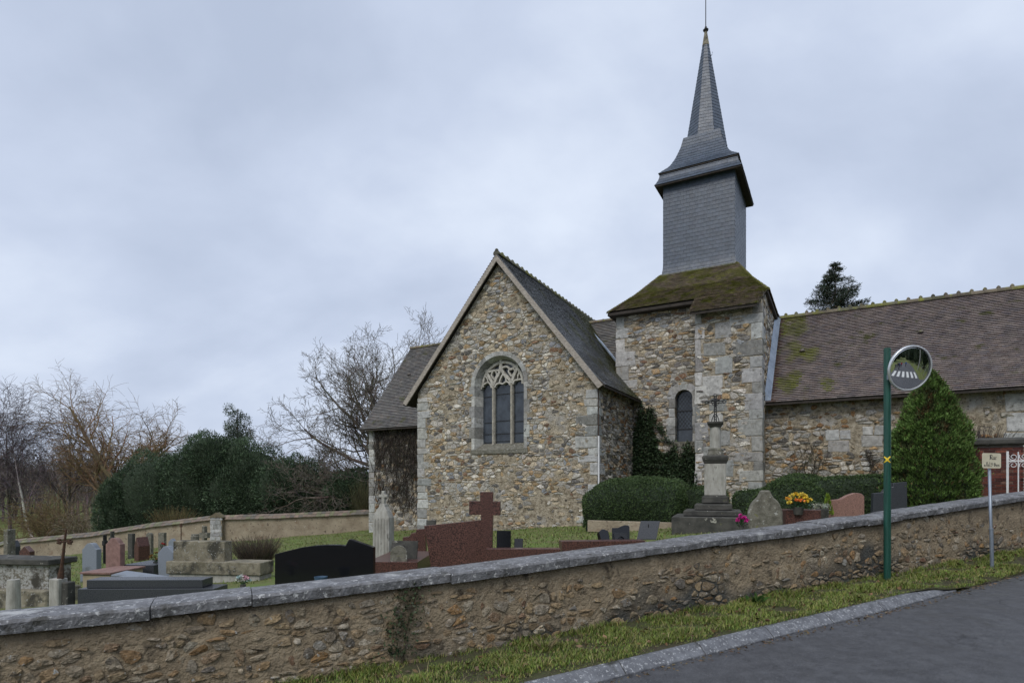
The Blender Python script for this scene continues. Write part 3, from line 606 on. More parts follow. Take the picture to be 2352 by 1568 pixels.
while z < 5.6:
    h = min(random.uniform(.42, .72), 6.15 - z); x0 = -3.85 + random.uniform(-.12, .12); wd = random.uniform(.45, .78); colb.append((x0 - (0.25 if len(colb) % 2 else 0), x0 + wd - (0.25 if len(colb) % 2 else 0), z, z + h)); z += h + random.uniform(.02, .18)
keep = [[(a - .02, c - .02), (b + .02, c - .02), (b + .02, d + .02), (a - .02, d + .02)] for a, b, c, d in colb] + [[(TRT - .5, -2), (TRT + .1, -2), (TRT + .1, 7), (TRT - .5, 7)], [(TS - .1, -2), (TS + .16, -2), (TS + .16, 7), (TS - .1, 7)]]
emit(tur, 'stone', rubble([(TS, -1.3), (TRT, -1.3), (TRT, TT - .4), (TS, TT - .4)], keep, 0.21, 0.11, PAL, front(VS), 0.011, 0.038, lambda a, b: .93), m_stone, 200, tow, OFF, 'rubble_stones')
emit(tur, 'quoin', [block(front(VS), a, b, c, d, .02, pick(QPAL)) for a, b, c, d in colb] + corner(front(VS), TRT, -1, right(TRT), VS, 1, -1.2, 6.3, .30, .60, .85, .42) + corner(front(VS), TS, 1, left_(TS), VS, 1, -1.2, 6.2, .4, .8, .34, .2), m_quoin, 80, tow, OFF)
tr = slab([(VS + 1.0, 2), (28.2, 2), (28.2, 6.95), (VS + 1.0, 6.95)], [], right(TRT), -.02, -.7, 'tower_side_wall', m_mortar, church, OFF)
emit(tr, 'stone', rubble([(VS + .45, 2.6), (28.2, 2.6), (28.2, 6.9), (VS + .45, 6.9)], [], 0.3, 0.15, PAL, right(TRT), 0.012, 0.03), m_stone, 60, tow, OFF, 'rubble_stones')
slab([(VN + .8, 2), (28.2, 2), (28.2, 6.95), (VN + .8, 6.95)], [], left_(TL), -.02, -.7, 'tower_side_wall', m_mortar, church, OFF)
slab([(TL, 2), (TRT, 2), (TRT, 6.95), (TL, 6.95)], [], lambda a, b, d: (a, 28.2 + d, b), 0, -.7, 'tower_rear_wall', m_mortar, church, OFF)
# --- roofs
def profile(pts):
    """polyline (offset, z) from eave to top -> length, place(b), normal(b) in the profile plane"""
    pts = [np.array(p, float) for p in pts]; ln = [np.hypot(*(pts[i + 1] - pts[i])) for i in range(len(pts) - 1)]; cum = np.concatenate([[0], np.cumsum(ln)])
    def at(b):
        b = min(max(b, -.05), cum[-1]); i = int(min(max(np.searchsorted(cum, b, 'right') - 1, 0), len(ln) - 1)); t = (b - cum[i]) / ln[i]; return pts[i] + (pts[i + 1] - pts[i]) * t
    def nm(b):
        t = at(min(b + .15, cum[-1])) - at(max(b - .15, 0)); t /= np.hypot(*t); return np.array((-t[1], t[0]))
    return cum[-1], at, nm
def tcol(pal):
    sw = sum(w for w, _ in pal); mean = [sum(w * c[i] for w, c in pal) / sw for i in range(3)]; p2 = [(w, tuple(m + (q - m) * .35 for q, m in zip(c, mean))) for w, c in pal]
    return lambda: pick(p2, 0.09)
def tint(pcs, fn):
    """moss, rust and other growth on single tiles: fn(centre) -> (colour, amount)"""
    out = []
    for V, F, c in pcs:
        col, k = fn(np.mean(np.array(V), 0)); out.append((V, F, tuple(a * (1 - k) + b * k for a, b in zip(c, col))))
    return out
def sat(x): return min(1.0, max(0.0, x))
T_BROWN = [(5, (0.225, 0.185, 0.160)), (4, (0.275, 0.230, 0.200)), (3, (0.165, 0.142, 0.140)), (2, (0.185, 0.130, 0.100)), (2, (0.155, 0.145, 0.165))]
T_GREY = [(5, (0.160, 0.155, 0.142)), (3, (0.210, 0.200, 0.180)), (3, (0.115, 0.115, 0.110)), (2, (0.16, 0.125, 0.098))]
T_WET_SHEEN = [(5, (0.175, 0.190, 0.205)), (3, (0.21, 0.225, 0.24)), (3, (0.135, 0.145, 0.155)), (1, (0.14, 0.12, 0.10))]  # wet slope: bluish sky sheen is mixed into these tile colours
T_WARM = [(5, (0.30, 0.235, 0.17)), (3, (0.36, 0.285, 0.21)), (2, (0.115, 0.085, 0.062)), (2, (0.15, 0.14, 0.105))]
def ridge(parent, p0, p1, n, r, mat, pal, knob=True):
    p0, p1 = np.array(p0), np.array(p1); d = (p1 - p0) / n; L = np.linalg.norm(d); dn = d / L; sd = np.cross(dn, (0, 0, 1)); sd /= np.linalg.norm(sd); up = np.array((0, 0, 1.0)); out = []
    for i in range(n):
        V = []; a = p0 + d * i
        for k, (t, rr) in enumerate(((-.02, r * 1.12), (.18, r * 1.12), (.181, r), (1.04, r))):
            for j in range(7):
                an = math.pi * (j / 6) * 1.16 - .25; V.append(tuple(a + d * t + sd * math.cos(an) * rr + up * (math.sin(an) * rr * .95 - .02)))
        F = [(k * 7 + j, k * 7 + j + 1, (k + 1) * 7 + j + 1, (k + 1) * 7 + j) for k in range(3) for j in range(6)] + [tuple(range(6, -1, -1)), tuple(range(21, 28))]
        if knob and i < n:
            b = len(V); q = a + d * .08
            for dz, rr in ((r * .85, .075), (r * 1.25, .055), (r * 1.5, .02)):
                for j in range(5): V.append(tuple(q + dn * rr * math.cos(1.2566 * j) + sd * rr * math.sin(1.2566 * j) + up * dz))
            F += [(b + k * 5 + j, b + k * 5 + (j + 1) % 5, b + (k + 1) * 5 + (j + 1) % 5, b + (k + 1) * 5 + j) for k in range(2) for j in range(5)] + [tuple(range(b + 10, b + 15))]
        out.append((V, F, pick(pal)))
    emit(parent, 'ridge_tile', out, mat, 60, tow, OFF)
def pent(name, pr, span, axis, sign, mat):
    """thin timber deck under a slope: profile across, run along"""
    mb = MB(); n = len(pr); th = .10; a0, a1 = span
    def q(o, z, a): return (a, o, z) if axis == 'u' else (o, a, z)
    V = [q(o, z, a) for a in (a0, a1) for o, z in pr] + [q(o, z - th, a) for a in (a0, a1) for o, z in pr]
    F = [(i, i + 1, n + i + 1, n + i) for i in range(n - 1)] + [(2 * n + i, 3 * n + i, 3 * n + i + 1, 2 * n + i + 1) for i in range(n - 1)]
    F += [(i, 2 * n + i, 2 * n + i + 1, i + 1) for i in range(n - 1)] + [(n + i, n + i + 1, 3 * n + i + 1, 3 * n + i) for i in range(n - 1)] + [(0, n, 3 * n, 2 * n), (n - 1, 3 * n - 1, 4 * n - 1, 2 * n - 1)]
    mb.add(V, F); return mb.build(name, mat, church, OFF)
# transept roof: both slopes, ridge running back
RT = 8.50; RF = VG - .22
pr_r = [(-6.72, 3.42), (-7.15, 3.85), (-8.0, 4.86), (GC, RT)]; pr_l = [(-15.16, 3.38), (-14.6, 3.95), (GC, RT)]
dk = pent('transept_roof', pr_r, (RF, VN - .02), 'v', 1, m_under)
pent('transept_roof_rear', [(-7.8, 4.62), (GC, RT - .01)], (VN - .02, 28.9), 'v', 1, m_under); dl = pent('transept_roof_slope', pr_l, (RF, 28.9), 'v', -1, m_under)
for o_ in (dk, dl): pass
L_, at, nm = profile(pr_r)
def Fr(a, b): o, z = at(b); return (o, a, z)
def Nr(b): n = nm(b); return (abs(n[0]), 0, abs(n[1]))
pcs = covering(Fr, Nr, -.03, L_, lambda b: RF - .02, lambda b: VN - .03 if b < 1.55 else 28.9, .17, .108, .016, tcol(T_WET_SHEEN), lift=.016, skip=lambda a, b: (a > VN and b < 1.6) or a > 26.5 + 2 * (b - 4) / 2)
pcs = tint(pcs, lambda p: ((.12, .13, .03), sat((nz3(p[1] * 1.1, p[2] * 1.1, 2) + (p[1] - 21.3) * .30 + (5.2 - p[2]) * .22) * 1.6) * random.uniform(.5, 1)))
emit(dk, 'tile', pcs, m_tile_wet, 300, tow, OFF, 'roof_tiles')
ridge(dk, (GC, RF - .02, RT + .03), (GC, 28.8, RT - .10), 26, .115, m_tile_moss, [(1, (0.13, 0.125, 0.09)), (1, (0.10, 0.10, 0.07))])
L_, at2, nm2 = profile(pr_l)
emit(dl, 'tile', covering(lambda a, b: (at2(b)[0], a, at2(b)[1]), lambda b: (-abs(nm2(b)[0]), 0, abs(nm2(b)[1])), -.03, L_, lambda b: RF - .02, lambda b: RF + 2.2, .17, .108, .016, tcol(T_BROWN)), m_tile, 0, tow, OFF, 'roof_tiles')
for pr in (pr_l, pr_r):
    mb = MB(); pts = [pr[0], pr[1], pr[-1]]; s = 1 if pr is pr_r else -1
    lo_, up_ = [(o - s * .02, z - .02) for o, z in pts], [(o - s * .03, z - .20) for o, z in pts]
    if pr is pr_r: lo_ = [(-6.78, 3.40), (GC, RT - .03)]; up_ = [(-6.95, 3.30), (GC, RT - .27)]
    else: lo_ = [(-15.16, 3.36), (GC, RT - .03)]; up_ = [(-15.0, 3.26), (GC, RT - .27)]
    V = [(a[0], y, a[1]) for y in (RF - .035, RF + .012) for a in (lo_[0], lo_[1], up_[1], up_[0])]
    mb.add(V, [(0, 1, 2, 3), (7, 6, 5, 4), (0, 4, 5, 1), (1, 5, 6, 2), (2, 6, 7, 3), (3, 7, 4, 0)]); mb.build('barge_board', m_wood, church, OFF)
# choir roof
CR = 7.85
pr_c = [(VN - .42, 2.95), (VN + .1, 3.45), (VR, CR)]
dc = pent('choir_roof', pr_c, (CL - .28, TL + .3), 'u', 1, m_under); pent('choir_roof_slope', [(2 * VR - o, z) for o, z in pr_c], (CL - .28, TL + .3), 'u', 1, m_under)
Lc, atc, nmc = profile(pr_c)
emit(dc, 'tile', covering(lambda a, b: (a, atc(b)[0], atc(b)[1]), lambda b: (0, nmc(b)[0], nmc(b)[1]), -.03, Lc, lambda b: CL - .3, lambda b: TL + .05, .19, .118, .016, tcol(T_GREY), skip=lambda a, b: (a > -14.5 and abs(a - GC) < 3.9 * (1 - b / Lc) + .1 and a < -7.5)), m_tile, 300, tow, OFF, 'roof_tiles')
ridge(dc, (CL - .28, VR, CR + .02), (TL + .05, VR, CR + .02), 34, .11, m_tile_moss, [(1, (0.20, 0.155, 0.11)), (1, (0.15, 0.125, 0.09))], False)
# nave roof
RN = 6.92
pr_n = [(VN - .45, 2.98), (VN + .05, 3.42), (VR, RN)]
dn = pent('nave_roof', pr_n, (TRT - .2, NR + .76), 'u', 1, m_under); pent('nave_roof_slope', [(2 * VR - o, z) for o, z in pr_n], (TRT - .2, NR + .76), 'u', 1, m_under)
Ln, atn, nmn = profile(pr_n)
vents = [(-1.15, 3.05), (2.55, 3.5)]
emit(dn, 'tile', tint(covering(lambda a, b: (a, atn(b)[0], atn(b)[1]), lambda b: (0, nmn(b)[0], nmn(b)[1]), -.03, Ln, lambda b: TRT + .02, lambda b: NR + .78, .17, .108, .016, tcol(T_BROWN)), lambda p: ((.095, .055, .038), .8) if p[0] < -1.95 + .05 * nz3(p[2] * 3, 1) else ((.15, .16, .03), sat((nz3(p[0] * 1.9, p[2] * 1.5, 5) + .28 - (p[0] + 1.8) * .40) * 4) * random.uniform(.5, 1))), m_tile, 300, tow, OFF, 'roof_tiles')
ridge(dn, (TRT, VR, RN + .03), (NR + .76, VR, RN + .03), 21, .12, m_tile_moss, [(1, (0.17, 0.14, 0.10)), (1, (0.125, 0.12, 0.075))])
for a, b in vents + [(-20, 4.0)]:
    f = (atn if a > -5 else atc)(b); mb = MB(); y, z = f
    mb.lathe([(.10, 0), (.085, .05), (.05, .09), (.01, .10)], 10, 0, 0, (.12, .1, .08)); 
    o_ = mb.build('vent_tile', m_tile, dn if a > -5 else dc); o_.location = (a - U0, y - V0 - .03, z - Z0 + .03)
mb = MB(); mb.box(NR + .30, NR + .345, VN - .3, VN - .25, 0, .1)
# tower roof: four hipped slopes to the belfry, one let down over the stair turret
BU, BV = -5.02, 26.67; BW, BD = 1.43, 1.62; BZ = 8.95
EU0, EU1, EV0, EV1, EZt = -8.0, -2.12, 22.46, 28.75, 6.98
mb = MB()
r0 = [(EU0, EV0, EZt - .06), (EU1, EV0, EZt - .06), (EU1, EV1, EZt - .06), (EU0, EV1, EZt - .06)]; b_ = 1.5
r1 = [(BU - BW - .08, BV - BD - .08, BZ), (BU + BW + .08, BV - BD - .08, BZ), (BU + BW + .08, BV + BD + .08, BZ), (BU - BW - .08, BV + BD + .08, BZ)]
mb.loft([[(x, y, z - .1) for x, y, z in r0], r0, [((1 - .5) * a[0] + .5 * b[0], (1 - .5) * a[1] + .5 * b[1], EZt + .86) for a, b in zip(r0, r1)], r1])
troof = mb.build('tower_roof', m_under, church, OFF)
pcs = []
def hipface(e0, e1, ev, t0, t1, tv, fm, sgn, flare=.17):
    """a slope between an eave (e0..e1 at ev) and a top edge (t0..t1 at tv)"""
    m_ = ((ev + tv) / 2, (EZt + BZ) / 2 - flare); pr = [(ev, EZt), m_, (tv, BZ + .03)]; L, at_, nm_ = profile(pr)
    def fr(b): return (at_(b)[0] - ev) / (tv - ev)
    def n_(b):
        t = at_(min(b + .1, L)) - at_(max(b - .1, 0)); t /= np.hypot(*t); n2 = np.array((-t[1], t[0])); n2 = n2 if n2[1] > 0 else -n2; return fm(0, n2[0], n2[1])
    return covering(lambda a, b: fm(a, *at_(b)), n_, -.03, L, lambda b: e0 + (t0 - e0) * fr(b), lambda b: e1 + (t1 - e1) * fr(b), .17, .105, .016, tcol(T_WARM))
fu = lambda a, o, z: (a, o, z); fv = lambda a, o, z: (o, a, z)
pf = hipface(EU0, EU1, EV0, BU - BW - .1, BU + BW + .1, BV - BD - .1, fu, 1, .07)
pf = tint(pf, lambda p: ((.27, .27, .055), sat((nz3(p[0] * 1.3, p[1] * 1.6, 5) + nz3(p[0] * 4, p[1] * 5, 2) * .5 + .10) * 2.2) * random.uniform(.4, .95)))
emit(troof, 'tile', pf, m_tile_moss, 300, tow, OFF, 'roof_tiles')
pf = hipface(EV0, EV1, EU1, BV - BD - .1, BV + BD + .1, BU + BW + .1, fv, 1, .07) + hipface(EV0, EV1, EU0, BV - BD - .1, BV + BD + .1, BU - BW - .1, fv, 1, .07)
emit(troof, 'tile', pf, m_tile_moss, 0, tow, OFF, 'roof_tiles')
# the let-down slope
sl = 1.0; X0, X1 = -4.57, -2.36
pr_x = [(21.36, 6.20), (EV0 + .02, 6.98 + .01)]; Lx, atx, nmx = profile(pr_x)
mb = MB(); mb.add([(a, o, z - dz) for dz in (0, .1) for a in (X0, X1) for o, z in pr_x], [(0, 2, 3, 1), (4, 5, 7, 6), (0, 4, 6, 2), (2, 6, 7, 3), (0, 1, 5, 4)]); ex = mb.build('turret_roof', m_under, church, OFF)
emit(ex, 'tile', covering(lambda a, b: (a, atx(b)[0], atx(b)[1]), lambda b: (0, nmx(b)[0], nmx(b)[1]), -.03, Lx, lambda b: X0 - .05, lambda b: X1 + .03 + .17 * b, .17, .105, .016, tcol(T_WARM)), m_tile_moss, 120, tow, OFF)
for (p, q) in (((EU1, EV0, EZt - .01), (BU + BW + .1, BV - BD - .1, BZ + .0)), ((EU0, EV0, EZt - .01), (BU - BW - .1, BV - BD - .1, BZ + .0))):
    m_ = (np.array(p) + np.array(q)) / 2 - np.array((0, 0, .10)); ridge(troof, p, m_, 5, .07, m_tile_moss, [(1, (0.13, 0.115, 0.07))], False); ridge(troof, m_, q, 5, .07, m_tile_moss, [(1, (0.13, 0.115, 0.07))], False)
# belfry clad in slates
S_PAL = [(6, (0.056, 0.074, 0.102)), (4, (0.066, 0.086, 0.116)), (3, (0.047, 0.062, 0.086)), (1, (0.080, 0.098, 0.124))]
BT = 12.95
def sq(hw, hd, z): return [(BU - hw, BV - hd, z), (BU + hw, BV - hd, z), (BU + hw, BV + hd, z), (BU - hw, BV + hd, z)]
mb = MB(); mb.loft([sq(BW + .06, BD + .06, BZ - .1), sq(BW - .03, BD - .03, BZ + .5), sq(BW - .03, BD - .03, BT)]); belfry = mb.build('belfry', m_under, church, OFF)
def sq_face(prof, axis, side, w, e, pal, base):
    """slates on one side of a square shaft; prof = (half width, z) from bottom to top"""
    k = (BD - BW) if axis == 'u' else 0.0
    L, at_, nm_ = profile(prof)
    if axis == 'u': f = lambda a, b: (BU + a, BV + side * (at_(b)[0] + (BD - BW)), at_(b)[1]); lim = lambda b: at_(b)[0] + .01
    else: f = lambda a, b: (BU + side * at_(b)[0], BV + a, at_(b)[1]); lim = lambda b: at_(b)[0] + (BD - BW) + .01
    def n_(b):
        t = at_(min(b + .08, L)) - at_(max(b - .08, 0)); t /= np.hypot(*t); n2 = (t[1], -t[0]); return (0, side * n2[0], n2[1]) if axis == 'u' else (side * n2[0], 0, n2[1])
    return covering(f, n_, 0, L, lambda b: -lim(b), lambda b: lim(b), w, e, .008, tcol(pal), .0015, .006)
prof_b = [(BW + .07, BZ - .02), (BW + .015, BZ + .22), (BW, BZ + .5), (BW, BT)]
emit(belfry, 'slate', sq_face(prof_b, 'u', -1, .235, .155, S_PAL, 0), m_slate, 300, tow, OFF, 'slates')
emit(belfry, 'slate', sq_face(prof_b, 'v', 1, .235, .155, S_PAL, 0), m_slate, 200, tow, OFF, 'slates')
emit(belfry, 'slate', sq_face(prof_b, 'v', -1, .235, .155, S_PAL, 0) + sq_face(prof_b, 'u', 1, .235, .155, S_PAL, 0), m_slate, 0, tow, OFF, 'slates')
# two-tiered eave and the swept skirt below the spire
prof_e = [(BW + .30, 12.72), (BW + .17, 12.93), (BW + .09, 13.28)]; prof_s = [(BW + .17, 13.25), (1.22, 13.62), (1.02, 14.0), (.84, 14.5), (.74, 14.95)]
mb = MB(); mb.loft([sq(BW - .02, BD - .02, 12.75), sq(BW + .28, BD + .28, 12.66), sq(BW + .28, BD + .28, 12.71), sq(BW + .15, BD + .15, 12.92), sq(BW + .06, BD + .06, 13.24), sq(BW + .15, BD + .15, 13.2), sq(BW + .15, BD + .15, 13.24), sq(1.20, 1.20 + BD - BW, 13.6), sq(1.0, 1.0 + BD - BW, 13.98), sq(.82, .82 + BD - BW, 14.48), sq(.72, .72 + BD - BW, 14.95)])
skirt = mb.build('belfry_roof', m_under, church, OFF)
allp = []
for ax, sd in (('u', -1), ('v', 1), ('u', 1), ('v', -1)):
    allp += sq_face(prof_e, ax, sd, .235, .14, S_PAL, 0) + sq_face(prof_s, ax, sd, .235, .14, S_PAL, 0)
emit(skirt, 'slate', allp, m_slate, 240, tow, OFF, 'slates')
# octagonal spire
SZ0, SZ1, ROT = 14.55, 19.30, math.radians(11)
def oc(r, z): return [(BU + r * math.cos(ROT + math.pi / 8 + k * math.pi / 4), BV + r * math.sin(ROT + math.pi / 8 + k * math.pi / 4), z) for k in range(8)]
OR0, OR1 = 0.93, 0.125
mb = MB(); mb.loft([oc(OR0 - .02, SZ0), oc(OR1 - .01, SZ1)]); spire = mb.build('spire', m_under, church, OFF)
allp = []
for k in range(8):
    an = ROT + k * math.pi / 4 + math.pi / 4; nx, ny = math.cos(an), math.sin(an); c8 = math.cos(math.pi / 8); L = math.hypot(SZ1 - SZ0, (OR0 - OR1) * c8)
    def f(a, b, nx=nx, ny=ny): r = (OR0 + (OR1 - OR0) * b / L) * c8; return (BU + nx * r - ny * a, BV + ny * r + nx * a, SZ0 + (SZ1 - SZ0) * b / L)
    n3 = np.array((nx * (SZ1 - SZ0), ny * (SZ1 - SZ0), (OR0 - OR1) * c8)); n3 /= np.linalg.norm(n3)
    lim = lambda b: (OR0 + (OR1 - OR0) * b / L) * math.sin(math.pi / 8) + .004
    allp += covering(f, lambda b, n3=n3: n3, 0, L, lambda b: -lim(b), lim, .20, .15, .007, tcol(S_PAL), .0015, .006)
emit(spire, 'slate', allp, m_slate, 300, tow, OFF, 'slates')
mb = MB(); mb.loft([oc(OR1 + .035, SZ1 - .08), oc(OR1 + .02, SZ1), oc(.055, SZ1 + .55), oc(.05, SZ1 + .6)]); mb.build('spire_cap', m_conc, spire, OFF)
mb = MB(); mb.lathe([(.03, SZ1 + .55), (.10, SZ1 + .58), (.12, SZ1 + .63), (.06, SZ1 + .68), (.045, SZ1 + .75), (.02, SZ1 + .8), (.018, SZ1 + 2.2)], 10, BU, BV); mb.build('finial', m_blackiron, spire, OFF)
mb = MB(); mb.tube([(BU + .22, BV - .16, 18.6), (BU + .30, BV - .20, 18.62), (BU + .32, BV - .21, 18.72)], .012, 6); mb.build('roof_hook', m_blackiron, spire, OFF)
# flashings and the pipe on the transept corner
mb = MB(); q = [(VN - .42, 3.02), (VN + .05, 3.46), (VR, 6.96)]
mb.loft([[(TRT + .03, o, z + .03), (TRT + .22, o, z + .05), (TRT + .22, o, z + .02), (TRT + .03, o, z + .36)] for o, z in q]); mb.build('zinc_flashing', m_zinc, church, OFF)
mb = MB(); q = [((-7.9), 23.3, 4.95), (-9.0, 24.6, 6.1), (-10.75, 26.5, 7.85)]
mb.tube([(a + .12, b - .1, c + .06) for a, b, c in q], .05, 6); mb.build('valley_flashing', m_zinc, church, OFF)
mb = MB(); mb.tube([(GR + .05, VG + .03, -1.3), (GR + .05, VG + .03, 1.75)], .03, 8); mb.build('downpipe', m_white, church, OFF)
mb = MB(); mb.tube([(GR + .045, VG + .03, 1.74), (GR + .045, VG + .03, 3.5)], .013, 6); mb.build('conduit', m_iron, church, OFF)

# ------------------------------------------------------------------ the street wall
TOPT = [-9, -2.76, -1.86, -1.07, -.25, .72, 1.32, 2.62, 3.53, 4.43, 5.27, 7.55, 8.93, 11.22, 18]
TOPZ = [-1.13, -.98, -.96, -.925, -.885, -.83, -.795, -.715, -.675, -.605, -.56, -.425, -.31, -.14, .3]
def z_top(t): return EZ + float(np.interp(t, TOPT, TOPZ))
wx0, wy0 = xy(1.5, .2)
swall = thing('street_wall', 'long low rubble wall with concrete coping between churchyard and street', 'wall', (wx0, wy0, z_verge(1.5)))
SO = (wx0, wy0, z_verge(1.5)); ident = lambda p: np.array(p)
def wmap(t, b, d): X, Y = xy(t, -d); return (X, Y, z_verge(t) + b)
ts = np.arange(-9, 17.01, .07); nb = 15; V = []; C = []; F = []
for t in ts:
    H = z_top(t) - .085 - z_verge(t)
    for j in range(nb + 1):
        b = -.25 + (H + .25) * j / nb
        V.append(wmap(t, b, .018 * nz3(t * 3, b * 5) + .012 * nz3(t * 9, b * 11, 3) - (.03 if j == nb else 0)))
        k = nz3(t * .55, 4.2) * .5 + nz3(t * 2.1, b * 2.3, 1.7) * .35 + (.30 - b) * 1.1 + (.16 if 2.5 < t < 8 else -.12)
        s_ = min(1, max(0, (k - .02) * 4)); C.append(tuple(1 - s_ * q for q in (.78, .72, .62)))
for i in range(len(ts) - 1):
    for j in range(nb): a = i * (nb + 1) + j; F.append((a, a + nb + 1, a + nb + 2, a + 1))
n0 = len(V)
for t in ts:
    for b in (-.3, z_top(t) - .05 - z_verge(t)): V.append(wmap(t, b, -.36)); C.append((1, 1, 1))
for i in range(len(ts) - 1): a = n0 + 2 * i; F.append((a, a + 1, a + 3, a + 2))
for i in range(len(ts) - 1): F.append((i * (nb + 1) + nb, (i + 1) * (nb + 1) + nb, n0 + 2 * i + 3, n0 + 2 * i + 1))
m_mort2 = M('stained_earth_mortar', (0.36, 0.29, 0.198), (0.235, 0.185, 0.124), 5.0, 0.95, 1.0, 26, True, spots=[((0.085, 0.068, 0.048), 6, 0.56, 0.68), ((0.36, 0.31, 0.23), 30, 0.60, 0.68), ((0.36, 0.345, 0.31), 3.5, 0.66, 0.74)], bdist=0.05)
core = mesh_np('wall_core', np.array(V) - np.array(SO), F, C, m_mort2, swall)
PAL_W = [(24, (0.26, 0.235, 0.195)), (26, (0.29, 0.215, 0.13)), (13, (0.27, 0.16, 0.07)), (8, (0.15, 0.08, 0.05)), (10, (0.42, 0.385, 0.32)), (8, (0.13, 0.122, 0.115)), (7, (0.22, 0.225, 0.225))]
def wcov(t, b): return .55 + .45 * nz3(t * .9, b * 2, 9) + (.16 if t < 1 else 0) + (.15 if b < .25 else 0) - (.3 if b > .62 else 0)
stn = rubble([(-7, -.12), (15, -.12), (15, 1.0), (-7, .70)], [], 0.100, 0.070, PAL_W, wmap, 0.008, 0.017, wcov, .49, .28, (.14, .32))
stn = [s for s in stn if max(v[2] for v in s[0]) < z_top(td(s[0][0][0], s[0][0][1])[0]) - .09]
out = []
for Vv, Ff, c in stn:
    t, d = td(Vv[0][0], Vv[0][1]); b = Vv[0][2] - z_verge(t)
    k = nz3(t * .55, 4.2) * .5 + nz3(t * 2.1, b * 2.3, 1.7) * .35 + (.30 - b) * 1.1 + (.16 if 2.5 < t < 8 else -.12)
    if k > .16 and random.random() < .6: c = tuple(q * .42 for q in c)
    mx_ = random.uniform(.1, .7); c = tuple(q * (1 - mx_) + m_ * mx_ for q, m_ in zip(c, (.29, .235, .16)))
    out.append((Vv, Ff, c))
emit(core, 'stone', out, m_wallstone, 300, ident, SO, 'rubble_stones')
joints = [-8, -6.3, -4.6, -3.1, -1.85, -1.1, .70, 2.05, 3.08, 4.23, 5.23, 6.2, 7.1, 7.9, 8.7, 9.5, 10.4, 11.4, 12.6, 14, 15.5]
for i in range(len(joints) - 1):
    t0, t1 = joints[i] + .004, joints[i + 1] - .004; n = max(6, int((t1 - t0) / .07)); rings = []
    dz = random.uniform(-.012, .012); dd_ = random.uniform(-.012, .012); th = random.uniform(.085, .105); tl = random.uniform(-.01, .01)
    for k in range(n + 1):
        t = t0 + (t1 - t0) * k / n; z = z_top(t) + dz + tl * (k / n - .5)
        w1, w2, w3 = (nz3(t * 7, i * 3.1, q) * .010 + (nz3(t * 2.3, i, q + 5) ** 3) * .05 for q in (0, 3, 6))
        sec = [(-.065 + dd_ + w1, z - th), (-.072 + dd_ + w2, z - .02 + w2 * .6), (-.055 + dd_ + w3, z + .002), (.20, z + .016 + w3 * .4), (.42, z + .0), (.43, z - th)]
        rings.append([(*xy(t, d_), zz_) for d_, zz_ in sec])
    mb = MB(); mb.loft(rings); mb.build('coping_stone', m_coping, swall, SO)

# ------------------------------------------------------------------ verge, kerb and what lies in the gutter
V = []; F = []; C = []
vt = np.arange(-20, 24.01, .15); vd = [.06, -.1, -.25, -.4, -.6, -.8, -.95]
def ke(t): return kf(t) + (.15 if t < 7.4 else max(.0, .15 - (t - 7.4) * .5))
for t in vt:
    for j, d in enumerate(vd):
        d2 = .06 + (ke(t) - .06) * j / (len(vd) - 1)
        z = z_verge(t) + .012 * nz3(t * 3, d * 5) + (.02 if j < 2 else 0) - (0 if j < len(vd) - 1 else .01)
        if t > 7: z -= min(1, (t - 7) / 1.2) * .085 * (j / (len(vd) - 1)) ** 2
        V.append((*xy(t, d2), z))
nv = len(vd)
for i in range(len(vt) - 1):
    for j in range(nv - 1): F.append((i * nv + j, i * nv + j + 1, (i + 1) * nv + j + 1, (i + 1) * nv + j))
tag(mesh_np('verge', V, F, None, m_soil), kind='structure')
kx, ky = xy(2, -.85)
kerb = thing('kerb', 'sloping pale grey concrete kerb between grass verge and asphalt', 'kerb', (kx, ky, z_road(2)))
t = -12.0
while t < 7.7:
    L = 1.0; e1 = min(t + L, 7.75); mb = MB(); rings = []
    for q in np.linspace(t + .006, e1 - .006, 5):
        lo = max(0, min(1, (q - 6.6) / 1.1)) * .075; zr = z_road(q)
        rings.append([(*xy(q, d_), zz_) for d_, zz_ in ((kf(q) + .16, zr - .1), (kf(q), zr - .1), (kf(q), zr + .016), (kf(q) + .012, zr + .028), (kf(q) + .085, zr + .088 - lo), (kf(q) + .105, zr + .100 - lo), (kf(q) + .155, zr + .104 - lo))])
    mb.loft(rings); mb.build('kerb_stone', m_kerb, kerb, (kx, ky, z_road(2)), bevel=.004); t += L
rng = np.random.default_rng(3)
